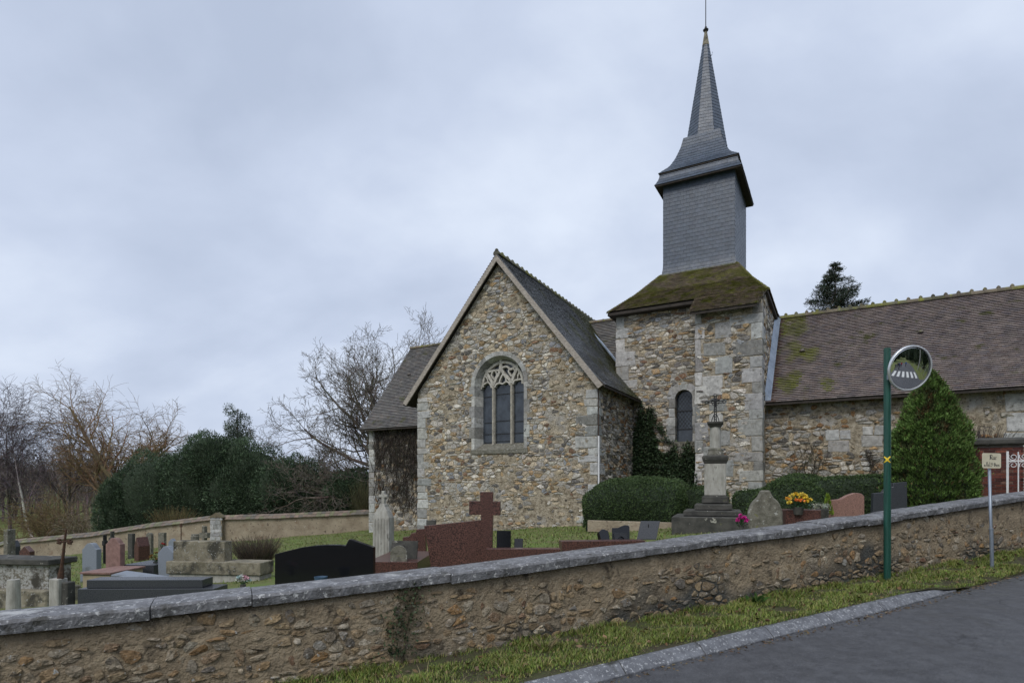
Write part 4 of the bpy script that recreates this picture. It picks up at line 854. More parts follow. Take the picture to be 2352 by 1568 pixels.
def grass(name, n, sampler, h0, h1, w, cols, seed, parent=None, lean=.5):
    r = np.random.default_rng(seed); pos, hs = sampler(r, n); n = len(pos)
    L = r.uniform(h0, h1, n) * hs; a = r.uniform(0, 6.283, n); d = np.stack([np.cos(a) * lean * r.uniform(.2, 1.3, n), np.sin(a) * lean * r.uniform(.2, 1.3, n), np.ones(n)], 1)
    d /= np.linalg.norm(d, axis=1, keepdims=True); s = np.stack([-np.sin(a + r.normal(0, .6, n)), np.cos(a), np.zeros(n)], 1) * (w * r.uniform(.6, 1.4, n))[:, None]
    tip = pos + d * L[:, None] + np.stack([np.cos(a) * L * .3, np.sin(a) * L * .3, -L * .12], 1); mid = pos + d * L[:, None] * .55
    V = np.stack([pos - s, pos + s, mid + s * .7, tip, mid - s * .7], 1).reshape(-1, 3); b = (np.arange(n) * 5)[:, None]
    T = np.concatenate([b + np.array([[0, 1, 2, 4]]), ], 0); T3 = b + np.array([[4, 2, 3, 3]])
    ci = r.integers(0, len(cols), n); c = np.array(cols)[ci] * r.uniform(.65, 1.35, (n, 1)) * (1 + r.normal(0, .06, (n, 3)))
    T3 = b + np.array([[4, 2, 3]])
    VV = V; TT = np.concatenate([b + np.array([[0, 1, 2]]), b + np.array([[0, 2, 4]]), T3], 0)
    return tag(mesh_np(name, VV, TT, np.repeat(np.clip(c, .004, 1), 5, axis=0), m_leaf, parent), kind='stuff')
def s_verge(r, n):
    t = r.uniform(-2.5, 15, n); d = r.uniform(-1.2, .04, n); tuft = np.array([nz3(a * 2.2, b * 3.5, 2) for a, b in zip(t, d)])
    e_ = np.array([ke(a) for a in t]); ok = (d > e_ - .02) & (r.uniform(0, 1, n) < .74 + tuft * 1.5); t, d, tuft, e_ = t[ok], d[ok], tuft[ok], e_[ok]
    lo = np.clip((t - 7) / 1.2, 0, 1) * .085 * np.clip((.06 - d) / .95, 0, 1) ** 2
    X, Y = xy(t, d); z = np.array([z_verge(a) for a in t]) + .010 - lo
    return np.stack([X, Y, z], 1), .55 + np.clip(tuft, -.3, 1) * 1.1 + np.where(d > -.12, .55, 0) + np.where(np.abs(d - e_) < .08, -.15, 0)
GC_ = [(0.16, 0.23, 0.038), (0.20, 0.26, 0.05), (0.11, 0.18, 0.032), (0.24, 0.26, 0.06), (0.30, 0.26, 0.11)]
grass('verge_grass', 150000, s_verge, .04, .10, .0034, GC_, 11)
def s_dry(r, n):
    p, q = s_verge(r, n); return p, np.ones(len(p))
grass('dry_grass', 2600, s_dry, .08, .17, .0022, [(0.34, 0.29, 0.15), (0.26, 0.21, 0.11), (0.16, 0.19, 0.05)], 14, lean=1.1)
def s_yard(r, n):
    D = r.uniform(11, 36, n); k = r.uniform(-.9, .75, n); X = k * D; ok = np.ones(n, bool)
    t, d = td(X, D); ok &= d > .6; u = cT * X - sT * D; v = sT * X + cT * D
    ok &= ~((v > VG - .02) & (u > GL - .1) & (u < GR + .1)) & ~((v > VN - .7) & (u > CL))
    X, D = X[ok], D[ok]; z = np.array([z_yard(a, b) + .03 * math.sin(a * 1.7) * math.sin(b * 1.3) for a, b in zip(X, D)])
    return np.stack([X, D, z - .01], 1), np.ones(len(X))
grass('churchyard_grass', 70000, s_yard, .05, .10, .010, [(0.12, 0.185, 0.03), (0.14, 0.205, 0.038), (0.17, 0.195, 0.05), (0.21, 0.195, 0.08)], 12, lean=.7)
# leaf litter and grit along the gutter
n = 900; t = rng.uniform(-1, 12, n); d = np.array([ke(a) for a in t]) - np.where(t < 7.4, .16, .0) - np.abs(rng.normal(0, .07, n)); X, Y = xy(t, d); z = np.array([z_road(a) for a in t]) + .006
dr = np.stack([rng.normal(0, 1, n), rng.normal(0, 1, n), rng.normal(0, .08, n)], 1)
Vv, Tt, Cc = leaves_np(np.stack([X, Y, z], 1), dr, rng.uniform(.012, .06, n), rng.uniform(.006, .02, n), vary(rng, n, (.14, .095, .05), .5), rng, .1)
tag(mesh_np('leaf_litter', Vv, Tt, Cc, m_plain), kind='stuff')
n = 420; t = rng.uniform(-1, 13, n); d = rng.uniform(-1, 0, n); ok = d > np.array([ke(a) for a in t]); t, d = t[ok], d[ok]; n = len(t); X, Y = xy(t, d)
Vv, Tt, Cc = leaves_np(np.stack([X, Y, np.array([z_verge(a) for a in t]) + rng.uniform(.02, .05, n)], 1), rng.normal(0, 1, (n, 3)) * np.array((1, 1, .25)), rng.uniform(.03, .08, n), rng.uniform(.02, .05, n), vary(rng, n, (.16, .10, .05), .5), rng, .4)
tag(mesh_np('fallen_leaves', Vv, Tt, Cc, m_plain), kind='stuff')
for nm_, px, py, ttl, nl, hh, lab in (('dock_plant', 1880, 1405, 4.75, 16, .20, 'broad-leaved dark green dock growing at the foot of the street wall'), ('grass_tuft', 1110, 1500, 1.6, 60, .22, 'long dry straw-coloured grass tuft in the verge')):
    X, Y = xy(ttl, -.12 if nl < 30 else -.35); th = thing(nm_, lab, 'plant', (X, Y, z_verge(ttl))); r = np.random.default_rng(nl)
    a = r.uniform(0, 6.283, nl); dv = np.stack([np.cos(a), np.sin(a), r.uniform(.5, 1.6, nl)], 1)
    Vv, Tt, Cc = leaves_np(np.stack([np.cos(a), np.sin(a), 0 * a], 1) * .02, dv, r.uniform(.5, 1.1, nl) * hh, hh * (.28 if nl < 30 else .035), vary(r, nl, (.045, .10, .022) if nl < 30 else (.24, .20, .10)), r, .5)
    mesh_np('leaf_rosette', Vv, Tt, Cc, m_leaf, th)['kind'] = 'stuff'
# little ivy clump on the wall face
r = np.random.default_rng(5); n = 420; t = .22 + r.normal(0, .10, n); b = r.uniform(.12, .80, n); t += (b - .45) * .22; X, Y = xy(t, -.03 - np.abs(r.normal(0, .015, n))); z = np.array([z_verge(a) for a in t]) + b
th = thing('ivy_clump', 'small grey-green ivy clump hanging on the street wall face', 'ivy', (*xy(.22, -.02), z_verge(.22)))
dv = np.stack([r.normal(.43, .5, n), r.normal(-.9, .4, n), r.normal(-.4, .6, n)], 1)
Vv, Tt, Cc = leaves_np(np.stack([X, Y, z], 1) - np.array(th.location), dv, r.uniform(.02, .045, n), r.uniform(.015, .035, n), vary(r, n, (.040, .058, .026), .35), r); mesh_np('leaves', Vv, Tt, Cc, m_leaf, th)['kind'] = 'stuff'
mb = MB(); mb.tube([(0, 0, -.02), (.03, 0, .3), (.10, .04, .6), (.15, .06, .78)], .008, 5, (.1, .08, .05)); mb.build('stem', m_bark, th)

# ------------------------------------------------------------------ mirror on its pole, street sign, gate
pxX, pxY = 5.45, 8.60; tp, dp = td(pxX, pxY); zb = z_verge(tp)
pole = thing('mirror_pole', 'dark green round steel pole carrying the traffic mirror', 'pole', (pxX, pxY, zb))
mb = MB(); mb.lathe([(.047, -.2), (.047, EZ + 2.02 - zb), (.043, EZ + 2.025 - zb)], 20); mb.build('post', m_green, pole, smooth=False)
xo = thing('yellow_cross_mark', 'small yellow painted X mark on the green pole', 'mark', (pxX - .047 * .535, pxY - .047 * .845, EZ + .41)); xo.rotation_euler = (0, 0, math.radians(-32.4))
for s in (-1, 1):
    mb = MB(); rings = []
    for k in range(9):
        q = -1 + k / 4; x = .036 * q; y = .0485 - math.sqrt(max(0, .0485 ** 2 - x * x)) - .0018; zc = .046 * q * s; w = .011
        rings.append([(x - w * .7, y, zc + w * .7 * s), (x + w * .7, y, zc - w * .7 * s), (x + w * .7, y + .003, zc - w * .7 * s), (x - w * .7, y + .003, zc + w * .7 * s)])
    mb.loft(rings); mb.build('stroke', m_yellow, xo)
mc = Vector((5.68, 8.45, EZ + 1.705)); mn = Vector((.06, -.965, -.235)).normalized()
mir = thing('traffic_mirror', 'round convex traffic mirror with pale rim on the green pole', 'mirror', tuple(mc)); mir.rotation_mode = 'QUATERNION'; mir.rotation_quaternion = mn.to_track_quat('Z', 'Y')
RM, RS = .30, 1.25; rings = []
h0 = RS - math.sqrt(RS ** 2 - RM ** 2)
prof = [(RM * k / 16, math.sqrt(RS ** 2 - (RM * k / 16) ** 2) - RS + h0) for k in range(16, 0, -1)]
mb = MB(); mb.loft([[(r_ * math.cos(6.28319 * i / 64), r_ * math.sin(6.28319 * i / 64), z_) for i in range(64)] for r_, z_ in prof]); mb.build('mirror_glass', m_chrome, mir, smooth=True)
mb = MB(); mb.loft([[(r_ * math.cos(6.28319 * i / 64), r_ * math.sin(6.28319 * i / 64), z_) for i in range(64)] for r_, z_ in ((RM - .004, .012), (RM + .006, .02), (RM + .018, .012), (RM + .02, -.02), (RM + .004, -.035), (RM - .004, -.03))], cap=False); mb.build('rim', m_rim, mir, smooth=True)
mb = MB(); mb.lathe([(RM, -.03), (RM * .8, -.07), (RM * .3, -.10), (.02, -.105)], 32); mb.build('back_shell', m_white, mir)
mb = MB(); mb.box(-.06, .06, -.05, .05, -.20, -.08); mb.build('bracket', m_galv, mir)
mb = MB(); mb.box(-.03, .03, -.12, -.02, EZ + 1.56 - zb, EZ + 1.63 - zb); mb.build('clamp', m_galv, pole)
sX, sY = 7.54, 9.30; ts_, ds_ = td(sX, sY); zs = z_verge(ts_)
sign = thing('street_sign', 'cream street name plate reading Rue du Val St Ouen on a grey post', 'sign', (sX, sY, zs), math.radians(14))
mb = MB(); hs = EZ + .31 - zs; mb.tube([(0, 0, -.2), (-.02, 0, .5), (-.055, 0, hs)], .0215, 14); mb.build('post', m_galv, sign, smooth=True)
mb = MB(); mb.tube([(.004, 0, -.15), (-.018, 0, .58)], .0275, 14); mb.tube([(-.018, 0, .575), (-.02, 0, .60)], .032, 14); mb.build('sleeve', m_galv, sign)
pw, ph, cr = .375, .236, .03; q = []
for cxq, czq, a0 in ((pw / 2 - cr, -ph / 2 + cr, -90), (pw / 2 - cr, ph / 2 - cr, 0), (-pw / 2 + cr, ph / 2 - cr, 90), (-pw / 2 + cr, -ph / 2 + cr, 180)):
    for k in range(6): a = math.radians(a0 + 90 * k / 5); q.append((cxq + cr * math.cos(a), czq + cr * math.sin(a)))
hp = hs + .115; mb = MB(); mb.prism([(x - .05, z + hp) for x, z in q], -.034, -.028); plate = mb.build('plate', m_enamel, sign)
# lettering: broad-nib strokes of a blackletter hand
GLY = {'R': [[(0, 0), (.18, .06)], [(.16, .06), (.16, .95)], [(0, .82), (.16, .95), (.5, 1), (.72, .82), (.66, .6), (.3, .52)], [(.3, .52), (.5, .4), (.66, .1), (.85, .02)], [(.3, .95), (.3, .1)]],
       'u': [[(.05, .6), (.14, .52), (.14, .12), (.28, .02), (.5, .14)], [(.4, .6), (.5, .52), (.5, .1), (.62, .02)]],
       'e': [[(.12, .5), (.12, .14), (.28, 0), (.5, .12)], [(.12, .5), (.3, .62), (.46, .48), (.14, .28)]],
       'd': [[(.05, .95), (.2, .8), (.48, .5), (.5, .12), (.3, 0)], [(.3, .6), (.12, .48), (.12, .12), (.3, 0)]],
       'V': [[(0, .9), (.14, .98), (.2, .8), (.2, .2), (.42, 0)], [(.5, 1), (.66, .8), (.66, .3), (.42, 0)]],
       'a': [[(.1, .5), (.3, .62), (.46, .5), (.46, .1), (.58, .02)], [(.46, .34), (.14, .26), (.12, .1), (.26, 0), (.46, .12)]],
       'l': [[(.12, .98), (.2, .88), (.2, .1), (.34, .02)]],
       'S': [[(.62, .86), (.4, 1), (.14, .84), (.16, .62), (.56, .44), (.6, .18), (.34, 0), (.06, .14)]],
       't': [[(.18, .8), (.18, .1), (.34, .02)], [(.04, .58), (.36, .58)]],
       'O': [[(.3, 1), (.08, .74), (.08, .26), (.36, 0)], [(.3, 1), (.66, .78), (.68, .26), (.36, 0)], [(.36, .8), (.36, .2)]],
       'n': [[(.05, .56), (.14, .5), (.14, .02)], [(.14, .5), (.36, .62), (.48, .48), (.48, .1), (.6, .02)]]}
def letter(mb, ch, x, z, s, wx=1.0):
    nib = np.array((.095, .075)) * s; 
    for st_ in GLY[ch]:
        P_ = [np.array((x + a * s * wx, z + b * s)) for a, b in st_]
        for i in range(len(P_) - 1):
            a, b = P_[i], P_[i + 1]; qd = [a - nib / 2, a + nib / 2, b + nib / 2, b - nib / 2]
            if (qd[1][0] - qd[0][0]) * (qd[2][1] - qd[0][1]) - (qd[1][1] - qd[0][1]) * (qd[2][0] - qd[0][0]) < 0: qd.reverse()
            mb.prism([tuple(v) for v in qd], -.0365 - .0002 * random.random(), -.0335)
mb = MB(); x = -.05 - .068
for ch, w_, hh in (('R', .9, .075), ('u', .68, .07), ('e', .58, .07)): letter(mb, ch, x + .02, hp + .018, hh); x += w_ * hh * .92
mb.build('lettering', m_ink, plate)
mb = MB(); x = -.05 - .158
for ch, s_, w_ in (('d', .032, .6), ('u', .032, .72), (' ', .03, .3), ('V', .066, .74), ('a', .05, .66), ('l', .066, .42), (' ', .03, .35), ('S', .060, .72), ('t', .034, .5), (' ', .03, .6), ('O', .056, .78), ('u', .05, .7), ('e', .05, .6), ('n', .05, .66)):
    if ch != ' ': letter(mb, ch, x, hp - .088 + (.026 if ch == 't' else 0), s_, .78)
    x += w_ * s_ * .80
mb.build('lettering', m_ink, plate)
# brick gate pier and white iron gate
pr_ = P(2284, 1130, 14.2); gX, gY = pr_[0], pr_[1]; gz = z_yard(gX, gY) - .1; htop = P(0, 1024, 14.2)[2] - gz
pier = thing('gate_pier', 'red brick gate pier with weathered stone cap beside the nave', 'pier', (gX, gY, gz), -.42)
PW = .43; mb = MB(); mb.box(-PW + .012, PW - .012, -PW + .012, PW - .012, 0, htop); pc = mb.build('pier_core', m_bmort, pier)
bk = []; z = 0; k = 0
while z < htop - .06:
    for face in range(4):
        x = -PW + (0 if k % 2 else -.11)
        while x < PW:
            x0, x1 = max(-PW, x + .005), min(PW, x + .215); x += .22
            if x1 - x0 < .03: continue
            m4 = Matrix.Rotation(face * math.pi / 2, 3, 'Z'); c = pick([(5, (.15, .045, .035)), (3, (.19, .065, .045)), (2, (.10, .035, .03)), (1, (.22, .12, .09))])
            vs = [m4 @ Vector((a, b, cc)) for cc in (z + .005, z + .060) for a, b in ((x0, -PW), (x1, -PW), (x1, -PW + .05), (x0, -PW + .05))]
            bk.append(([tuple(v) for v in vs], [(0, 1, 5, 4), (1, 2, 6, 5), (3, 0, 4, 7), (4, 5, 6, 7), (0, 3, 2, 1)], c))
    z += .066; k += 1
emit(pc, 'brick', bk, m_brick, 300, lambda p: np.array((gX + p[0], gY + p[1] + 4 * (p[1] > 0), p[2])), (0, 0, 0), 'bricks')
mb = MB(); mb.loft([[(a * s_, b * s_, z_) for a, b in ((-1, -1), (1, -1), (1, 1), (-1, 1))] for s_, z_ in ((PW + .09, htop), (PW + .11, htop + .03), (PW + .10, htop + .12), (PW - .02, htop + .17))]); mb.build('cap', m_limedark, pier, bevel=.01)
gp = P(2314, 1130, 13.4); gate = thing('iron_gate', 'white wrought iron gate with scrolls hung beside the brick pier', 'gate', (gp[0], gp[1], z_yard(gp[0], gp[1])), -.5)
zt = P(0, 1036, 13.4)[2] - z_yard(gp[0], gp[1])
for x in (0, .19, .38, .57, .76):
    mb = MB(); w_ = .022 if x in (0, .76) else .012; mb.box(x - w_, x + w_, -.012, .012, .06, zt - (.02 if x else 0)); mb.build('upright', m_white, gate, bevel=.003)
    if x == 0: pass
for z_ in (.12, zt - .22): mb = MB(); mb.box(0, .78, -.0105, .0105, z_ - .015, z_ + .015); mb.build('rail', m_white, gate)
for x in (.01, .20, .39, .58):
    for z_, s_ in ((zt - .13, 1), (zt - .31, -1), (.22, 1)):
        pts = [(x + .09 + (.085 - .06 * k / 20) * math.cos(2.6 + k * .42), 0, z_ + s_ * (.085 - .06 * k / 20) * math.sin(2.6 + k * .42)) for k in range(21)]
        mb = MB(); mb.tube(pts, .009, 5); mb.build('scroll', m_white, gate)

# ------------------------------------------------------------------ graves and memorials
def place(px, D): X = (px - CX) / FPX * D; return X, D, z_yard(X, D)
def hgt(py, D, zg): return EZ + (HY - py) / FPX * D - zg
def wid(p, D): return p * D / FPX
def prism_thing(name, label, cat, px, D, wpx, pytop, shape, th, mat, rz=-.12, base=None, group=None, bmat=None, bevel=.008, tilt=0.0):
    """upright slab: shape(w,h) gives the outline (x,z), counter-clockwise; base = (extra width, height)"""
    X, Y, zg = place(px, D); w, h = wid(wpx, D), hgt(pytop, D, zg); t = thing(name, label, cat, (X, Y, zg), rz, group); b = 0.0
    if base:
        b = base[1]; mb = MB(); mb.box(-w / 2 - base[0], w / 2 + base[0], -th / 2 - base[0] * .7, th / 2 + base[0] * .7, -.1, b); mb.build('plinth', bmat or mat, t, bevel=.006)
    mb = MB(); mb.prism([(x, z + b - .01) for x, z in shape(w, h - b)], -th / 2, th / 2); o = mb.build('slab', mat, t, bevel=bevel)
    if tilt: o.rotation_euler = (tilt, 0, 0)
    return t
def sh_bell(w, h):
    q = [(-w / 2, -.05), (w / 2, -.05), (w / 2, h * .80), (w * .40, h * .83), (w * .28, h * .92), (w * .15, h * .985), (0, h), (-w * .15, h * .985), (-w * .28, h * .92), (-w * .40, h * .83), (-w / 2, h * .80)]; return q
def sh_point(w, h): return [(-w / 2, -.05), (w / 2, -.05), (w / 2, h * .84), (0, h), (-w / 2, h * .84)]
def sh_flare(w, h): return [(-w * .44, -.05), (w * .44, -.05), (w / 2, h * .80), (w * .12, h), (-w * .12, h * .99), (-w / 2, h * .76)]
def sh_rect(w, h): return [(-w / 2, -.05), (w / 2, -.05), (w / 2, h), (-w / 2, h)]
def sh_round(w, h): return [(-w / 2, -.05), (w / 2, -.05)] + [(w / 2 * math.cos(math.pi * k / 10), h - w / 2 + w / 2 * math.sin(math.pi * k / 10)) for k in range(11)]
def sh_ogee(w, h): return [(-w * .42, -.05), (w * .42, -.05), (w / 2, h * .35), (w * .48, h * .58), (w * .38, h * .76), (w * .2, h * .87), (w * .15, h * .95), (w * .14, h), (-w * .14, h), (-w * .16, h * .94), (-w * .22, h * .86), (-w * .40, h * .74), (-w * .49, h * .56), (-w / 2, h * .35)]
def sh_wave(w, h): return [(-w / 2, -.05), (w / 2, -.05), (w / 2, h * .90), (w * .42, h * .98), (w * .25, h), (w * .05, h * .93), (-w * .15, h * .82), (-w * .35, h * .80), (-w / 2, h * .80)]
def sh_step(w, h): return [(-w / 2, -.05), (w / 2, -.05), (w * .48, h), (.1 * w, h * .97), (.08 * w, h * .86), (-.1 * w, h * .84), (-.2 * w, h * .72), (-w * .46, h * .70)]
def sh_cross(w, h, sw=.3, ay=.72, ah=.16):
    a = w * sw / 2; return [(-a, -.05), (a, -.05), (a, h * (ay - ah / 2)), (w / 2, h * (ay - ah / 2)), (w / 2, h * (ay + ah / 2)), (a, h * (ay + ah / 2)), (a, h), (-a, h), (-a, h * (ay + ah / 2)), (-w / 2, h * (ay + ah / 2)), (-w / 2, h * (ay - ah / 2)), (-a, h * (ay - ah / 2))]
# left foreground
X, Y, zg = place(31, 8.6); t = thing('stone_post', 'pale blue-grey round stone post at the left edge of the churchyard', 'post', (X, Y, zg))
h = hgt(1330, 8.6, zg); mb = MB(); mb.lathe([(.085, -.1), (.088, h * .3), (.080, h * .9), (.074, h)], 18); mb.build('shaft', m_lime, t)
X, Y, zg = place(112, 10.9); t = thing('chest_tomb', 'long pebble-dashed chest tomb with dark mossy slab on top', 'tomb', (X, Y, zg), -.16); h = hgt(1279, 10.7, zg)
mb = MB(); mb.box(-1.3, .48, -.45, .0, -.1, h - .10); mb.build('chest', m_pebble, t, bevel=.01)
mb = MB(); mb.box(-1.4, .56, -.53, .06, h - .10, h); mb.build('slab', m_limedark, t, bevel=.012)
mb = MB(); mb.box(-1.4, .60, -.60, .1, -.1, h * .36); mb.build('plinth', m_conc, t, bevel=.02)
X, Y, zg = place(134, 9.4); t = thing('rusty_iron_cross', 'leaning rusty iron cross set in a whitish stone stub', 'cross', (X, Y, zg), -.2); h = hgt(1327, 9.4, zg)
mb = MB(); mb.box(-.09, .09, -.09, .09, -.1, h); mb.build('stone_stub', m_lime, t, bevel=.015)
mb = MB(); mb.box(.093, .20, -.03, .12, -.1, h - .06); mb.build('dark_side_block', m_limedark, t, bevel=.012)  # darker right side of the stub, built as a separate dark block
hc = hgt(1214, 9.4, zg); sl_ = lambda z: .04 + (z - h) * .14
mb = MB(); mb.tube([(sl_(h), 0, h - .02), (sl_(h + .08), 0, h + .08), (sl_(h + .2), 0, h + .2), (sl_(hc - .25), 0, hc - .25), (sl_(hc), 0, hc)], [.05, .042, .025, .02, .014], 7); mb.build('shaft', m_iron, t)
za = hc - .20
mb = MB(); mb.tube([(sl_(za) - .11, 0, za - .015), (sl_(za), 0, za), (sl_(za) + .11, 0, za + .015)], .016, 7)
for s in (-1, 1):
    for k in range(5): a = k * 1.256; mb.tube([(sl_(za) + s * .10, 0, za), (sl_(za) + s * .10 + .045 * math.cos(a), 0, za + .045 * math.sin(a))], [.014, .02], 5)
mb.build('arm', m_iron, t)
X, Y, zg = place(365, 9.9); t = thing('dark_granite_tomb', 'low two-tiered dark grey granite tomb behind the street wall', 'tomb', (X, Y, zg), .02); h = hgt(1331, 9.5, zg)
mb = MB(); mb.box(-.92, .92, -.40, -.05, h - .13, h); mb.build('upper_slab', m_dark, t, bevel=.006)
mb = MB(); mb.box(-1.02, 1.14, -.46, .0, -.1, h - .133); mb.build('lower_slab', m_dark, t, bevel=.006)
prism_thing('grey_headstone', 'grey granite headstone with curved shoulders, left of the pink one', 'headstone', 211, 14.5, 36, 1245, sh_bell, .16, m_grey, -.1, (.03, .18))
t = prism_thing('pink_headstone', 'tall pink sandstone headstone with bell-shaped top', 'headstone', 265, 13.2, 36, 1233, sh_bell, .15, m_pink, -.1, (.10, .34))
X, Y, zg = place(236, 12.3); t = thing('cream_tomb', 'low cream rendered tomb with a pink slab below the pink headstone', 'tomb', (X, Y, zg), -.08); h = hgt(1315, 12, zg)
mb = MB(); mb.box(-.27, .32, -.2, .75, -.1, h - .04); mb.build('chest', M('cream_render', (.42, .36, .24), (.33, .28, .19), 4, .9), t)
mb = MB(); mb.box(-.31, .36, -.24, .79, h - .04, h); mb.build('slab', m_pink, t, bevel=.005)
X, Y, zg = place(310, 11.6); t = thing('grey_grave_slab', 'flat sloping grey granite slab in front of the pink headstone', 'grave', (X, Y, zg), -.12); h = hgt(1313, 11.6, zg)
mb = MB(); mb.add([(x, y, z) for x, y, z in [(-.35, -.2, -.1), (.6, -.2, -.1), (.6, .2, -.1), (-.35, .2, -.1), (-.35, -.2, h - .03), (.6, -.2, h - .13), (.6, .2, h - .10), (-.35, .2, h + .0)]], [(0, 3, 2, 1), (4, 5, 6, 7), (0, 1, 5, 4), (1, 2, 6, 5), (2, 3, 7, 6), (3, 0, 4, 7)]); mb.build('slab', m_grey, t, bevel=.008)
X, Y, zg = place(333, 13.4); t = thing('dark_plinth_grave', 'short dark granite plinth right of the pink headstone', 'grave', (X, Y, zg), -.1); h = hgt(1294, 13.4, zg)
mb = MB(); mb.box(-.36, .36, -.2, .7, -.1, h); mb.build('slab', m_dark, t, bevel=.008)
prism_thing('pointed_headstone', 'pale grey headstone with pointed top beside the mossy concrete tomb', 'headstone', 385, 13.0, 40, 1252, sh_flare, .14, m_grey, -.16, (.04, .10))
X, Y, zg = place(500, 11.8); t = thing('concrete_tomb', 'bulky mossy concrete tomb with raised block at its left', 'tomb', (X, Y, zg), -.13); h1, h2 = hgt(1244, 11.5, zg), hgt(1290, 11.5, zg)
mb = MB(); mb.box(-.82, .28, -.2, .06, h2 - .06, h1); mb.build('headblock', m_conc, t, bevel=.012)
mb = MB(); mb.box(-.90, 1.08, -.30, .20, h2 * .42, h2); mb.build('chest', m_conc, t, bevel=.012)
mb = MB(); mb.box(-.86, 1.04, -.26, .18, -.1, h2 * .43); mb.build('plinth', m_lime, t)
# back row by the far wall
for nm_, lab, cat, px, D, wp, py, shp, mt in (
    ('weathered_stele', 'narrow weathered stele nearest the gabled red tomb', 'stele', 344, 25, 13, 1222, sh_round, m_lichen),
    ('square_stele', 'square-topped weathered stele with pale panel against the far wall', 'stele', 373, 25, 15, 1222, sh_rect, m_lichen),
    ('small_grey_stele', 'small grey stele just right of the pink headstone', 'stele', 302, 24, 12, 1224, sh_rect, m_limedark),
    ('blue_grey_headstone', 'low blue-grey headstone behind the concrete tomb', 'headstone', 397, 20, 15, 1235, sh_point, m_grey),
    ('stone_cross', 'thick mossy stone cross standing behind the concrete tomb', 'cross', 470, 20, 21, 1207, sh_cross, m_lichen),
    ('slate_headstone', 'dark bluish headstone at the far left edge', 'headstone', 36, 17.5, 13, 1239, sh_point, m_dark),
    ('russet_headstone', 'low russet headstone above the chest tomb slab', 'headstone', 62, 17, 28, 1252, sh_point, m_red),
    ('rough_pillar', 'rough dark stone pillar at the very left of the churchyard', 'pillar', 22, 14, 11, 1214, sh_rect, m_lichen),
    ('black_obelisk', 'small dark monument peeking behind the pink headstone', 'monument', 258, 23, 12, 1219, sh_cross, m_limedark),
    ('thin_black_cross', 'thin dark cross between the grey and pink headstones', 'cross', 241, 22, 7, 1227, sh_cross, m_blackiron)):
    prism_thing(nm_, lab, cat, px, D, wp, py, shp, .16 if cat != 'pillar' else .2, mt, -.15)
X, Y, zg = place(327, 22); t = thing('gabled_red_tomb', 'small red tomb with gabled lid near the far wall', 'tomb', (X, Y, zg), -.5); h = hgt(1232, 22, zg)
mb = MB(); mb.prism([(-.14, -.1), (.14, -.1), (.14, h * .62), (0, h), (-.14, h * .62)], -.22, .2); mb.build('lid', m_red, t, bevel=.01)
X, Y, zg = place(448, 21); t = thing('stone_urn', 'squat weathered stone urn behind the concrete tomb', 'urn', (X, Y, zg)); h = hgt(1226, 21, zg)
mb = MB(); mb.lathe([(.10, -.1), (.09, h * .55), (.06, h * .6), (.13, h * .72), (.14, h * .9), (.12, h * .93), (.12, h)], 14); mb.build('bowl', m_lichen, t)
X, Y, zg = place(416, 23); t = thing('slim_iron_cross', 'slim rusty iron cross in front of the far wall', 'cross', (X, Y, zg)); h = hgt(1201, 23, zg)
mb = MB(); mb.tube([(0, 0, -.1), (0, 0, h)], .018, 6); mb.build('shaft', m_iron, t)
mb = MB(); mb.tube([(-.07, 0, h - .10), (.07, 0, h - .10)], .016, 6)
for k in range(8): a = k * .785; mb.tube([(0, 0, h - .10), (.075 * math.cos(a), 0, h - .10 + .075 * math.sin(a))], .010, 5)
mb.build('arm', m_iron, t)
# black headstone
D = 8.1; X, Y, zg = place(747, D); t = thing('black_headstone', 'wide polished black granite headstone with a peak at its right', 'headstone', (X, Y, zg), -.06)
def q_(px, py): return (wid(px - 747, D), hgt(py, D, zg))
pts = [q_(632, 1400), q_(862, 1400), q_(862, 1255), q_(812, 1238), q_(805, 1237), q_(797, 1252), q_(780, 1250), q_(755, 1250), q_(725, 1252), q_(695, 1256), q_(662, 1264), q_(632, 1272)]
mb = MB(); mb.prism(pts, -.05, .05); mb.build('slab', m_black, t, bevel=.004)
mb = MB(); mb.box(-.8, .8, -.14, .16, -.15, .12); mb.build('plinth', m_black, t, bevel=.005)
# pale obelisk with cross
D = 12; X, Y, zg = place(881, D); t = thing('cross_topped_stele', 'tall pale grey fluted stele topped by a small cross', 'stele', (X, Y, zg), -.25)
hs_ = [hgt(y, D, zg) for y in (1300, 1188, 1172, 1163, 1157)]; w = .175
def sqr(a, b, z): return [(-a, -b, z), (a, -b, z), (a, b, z), (-a, b, z)]
mb = MB(); mb.loft([sqr(w * 1.06, .13, -.1), sqr(w * 1.0, .12, hs_[1]), sqr(w * .70, .10, hs_[2]), sqr(w * .38, .08, hs_[3]), sqr(w * .30, .07, hs_[4])]); mb.build('shaft', m_lime, t, bevel=.01)
for k in range(-2, 3): mb = MB(); mb.tube([(k * .07, -.125, .05), (k * .065, -.118, hs_[1] - .02)], .018, 6); mb.build('flute', m_lime, t)
zc = hs_[4] - .03; ht_ = hgt(1129, D, zg) - zc
mb = MB(); mb.prism([(x, z + zc) for x, z in sh_cross(.19, ht_ + .02, .34, .66, .2)], -.035, .035); mb.build('cross', m_lime, t, bevel=.006)
